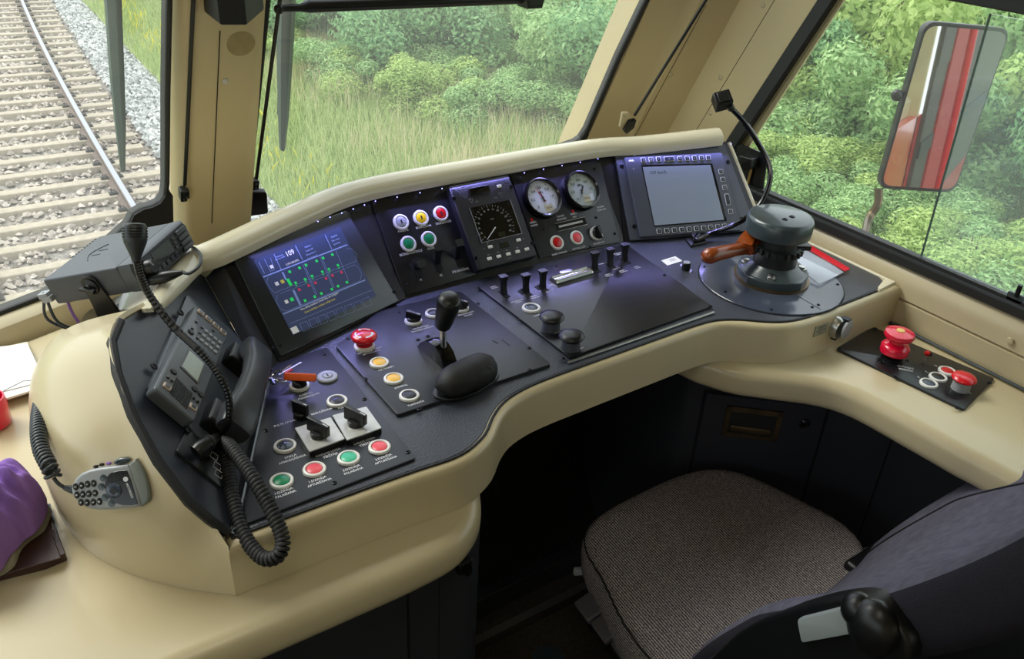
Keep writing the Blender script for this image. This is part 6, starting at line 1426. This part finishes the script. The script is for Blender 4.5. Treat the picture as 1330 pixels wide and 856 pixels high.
# wipers outside
LWO = Fr(LWF.P(0, 0, 0), LWF.u, LWF.v); sgnL = 1 if LWF.n.y > 0 else -1; sgnR = 1 if RWF.n.y > 0 else -1
def outl(fr, sg, px, py, h): f_ = Fr(fr.P(0, 0, sg*h), fr.u, fr.v); a_, b2_ = f_.at(px, py); return f_.P(a_, b2_)
w1 = thing('wiper', 'dark green-grey wiper blade hanging outside the left windscreen', 'wiper', outl(LWF, sgnL, 159, 220, .03))
pts = [outl(LWF, sgnL, x, y, .03) for x, y in ((146.5, 0), (152, 100), (156, 160), (159.5, 221))]; pts = [pts[0]+(pts[0]-pts[1])*1.5]+pts
q = MB().m(tintm).tube(pts, [.0175, .017, .0155, .0125, .006], 6, flat=.7); q.build('blade', w1, ang=20)
pts2 = [outl(LWF, sgnL, x, y, .045) for x, y in ((152, 0), (156, 100), (158, 150))]; q = MB().m(gasket).tube([pts2[0]+(pts2[0]-pts2[1])*1.5]+pts2, .004, 6); q.build('arm', w1)
w2 = thing('wiper', 'pale grey-green wiper blade hanging outside the right windscreen', 'wiper', outl(RWF, sgnR, 366, 192, .03))
pts = [outl(RWF, sgnR, x, y, .03) for x, y in ((372, 0), (370, 60), (368, 150), (366.5, 193))]; pts = [pts[0]+(pts[0]-pts[1])*1.5]+pts
q = MB().m(tintm).tube(pts, [.025, .0245, .023, .016, .009], 6, flat=.6); q.build('blade', w2, ang=20)
for dx in (-.006, .006):
    q = MB().m(gasket).tube([p+RWF.u*dx+Vector((0, .012, 0)) for p in pts[:4]], .002, 6); q.build('rib', w2)
w3_ = thing('horizontal_wiper', 'thick black horizontal arm across the top of the right windscreen', 'wiper', Y(365, 12, 1.52))
a0_, a1_, a2_ = Y(360, 11, 1.46), Y(390, 10, 1.46), Y(700, -4, 1.46)
q = MB().m(blk).tube([a0_, Y(372, 10.5, 1.46), a1_, Y(400, 8, 1.46), a2_], [.006, .006, .0065, .011, .012], 14); q.build('bar', w3_)
q = MB().m(blk).ball(Y(362, 12, 1.46), .0085); q.build('pivot', w3_)
q = MB().m(blk).slab(Fr(Y(690, 0, 1.45), (1, 0, .05), (0, 0, 1)), [(-.026, .03), (-.020, -.012), (.014, -.014), (.030, .03)], -.02, .02, r=.003); q.build('end_box', w3_)
# mirror
mr = thing('side_mirror', 'tall rear-view mirror outside the side window reflecting the red body side', 'mirror', X(1145, 243, 1.95))
m_o = X(1228, 140, 1.95)
tgt = Vector((-.10, -1, -.10)).normalized(); view = (m_o-CAM).normalized(); mn = (tgt-view).normalized()
MF = Fr(m_o, Vector((mn.y, -mn.x, 0)), (0, 0, 1)); MF = MF if MF.n.dot(mn) > 0 else Fr(m_o, Vector((-mn.y, mn.x, 0)), (0, 0, 1))
v_ = Vector((0, 0, 1)) - mn*mn.z; MF = Fr(m_o, v_.cross(mn), v_)
op = [MF.at(*p) for p in ((1209, 28), (1311, 38), (1300, 90), (1243, 249), (1143, 243))]
op4 = roundpoly([MF.at(*p) for p in ((1203, 27), (1314, 37), (1240, 251), (1141, 245))], .028, 6)
q = MB().m(blk).slab(MF, op4, -.03, .0, r=.003, r0=.008); q.build('housing', mr)
c5 = sum((Vector(p) for p in op4), Vector((0, 0)))/len(op4)
q = MB().m(mat('mirror_silver', (225, 230, 225), .02, metal=1)).slab(MF, [tuple(c5+(Vector(p)-c5)*.955) for p in op4], 0, .001); q.build('mirror_glass', mr)
q = MB().m(brass); p0 = MF.P(*MF.at(1143, 247), -.01); 
q.tube(crom([p0, D(1140, 265, (p0-CAM).dot(FW)), D(1128, 285, (p0-CAM).dot(FW)), D(1122, 310, (p0-CAM).dot(FW)-.1), Vector((1.62, .98, .70))], 5), [.010]*21, 8)
q.build('stay', mr)
q = MB().m(blk).ball(MF.P(*MF.at(1168, 125), -.012), .014); q.build('clamp', mr)
# body side and handrail (seen in the mirror)
mat('grey_strip', (74, 68, 60), .6); q = MB().m(MATS['grey_strip']).box(W, 1.60, 1.62, -9, -1.45, -1.6, 2.3); q.m(redloco).box(W, 1.598, 1.63, -9, -1.45, -1.6, .1).box(W, 1.598, 1.632, -2.6, -1.9, -1.6, 2.3); q.m(MATS['grey_strip']).box(W, 1.62, 1.625, -9, -1.45, .95, 1.35); q.m(gasket).box(W, 1.62, 1.628, -9, -1.45, .50, .58); struct(q.build('wall_outside', origin=(1.6, -5, 0)))
q = MB().m(redp).box(W, 1.565, 1.60, -1.45, 1.2, -1.5, .72); struct(q.build('wall_outside', origin=(1.58, 0, 0)))
hr = thing('handrail', 'red tubular handrail reflected in the side mirror', 'handrail', (1.72, -1.6, -.6)); q = MB().m(redp).tube(crom([(1.62, -1.55, 1.5), (1.72, -1.55, 1.45), (1.74, -1.55, .4), (1.72, -1.55, -.6), (1.62, -1.55, -.65)], 5), .018, 10); q.build('rail', hr)
q = MB().m(white)
# rivets along the A-pillar seams (placed on the panels by ray)
apb = bvh_of(ap)
for px, py in ((871, 97), (936, 101), (991, 7), (923, 147), (921, 0)):
    d = ray(px, py).normalized(); r_ = apb.ray_cast(CAM, d)
    if r_[0] is None: continue
    n_r = r_[1] if r_[1].dot(d) < 0 else -r_[1]; fr_ = Fr(r_[0], n_r.cross(Vector((0, 0, 1))), n_r.cross(n_r.cross(Vector((0, 0, 1))))); 
    if fr_.n.dot(n_r) < 0: fr_ = Fr(r_[0], fr_.v, fr_.u)
    q = MB().m(cream).lathe(fr_, [(.0062, -.001), (.0060, .001), (.003, .003), (0, .0032)], 14); q.build('rivet', ap)
for (xa_, ya_, xb_, yb_) in ((1006, 0, 899, 178), (917, 6, 824, 178)):
    pts = []
    for k in range(12):
        d = ray(xa_+(xb_-xa_)*k/11, ya_+(yb_-ya_)*k/11).normalized(); r_ = apb.ray_cast(CAM, d)
        if r_[0] is not None: pts.append(r_[0]-d*.0002)
    if len(pts) > 2: MB().m(cabd).tube(pts, .0008, 4).build('panel_seam', ap)
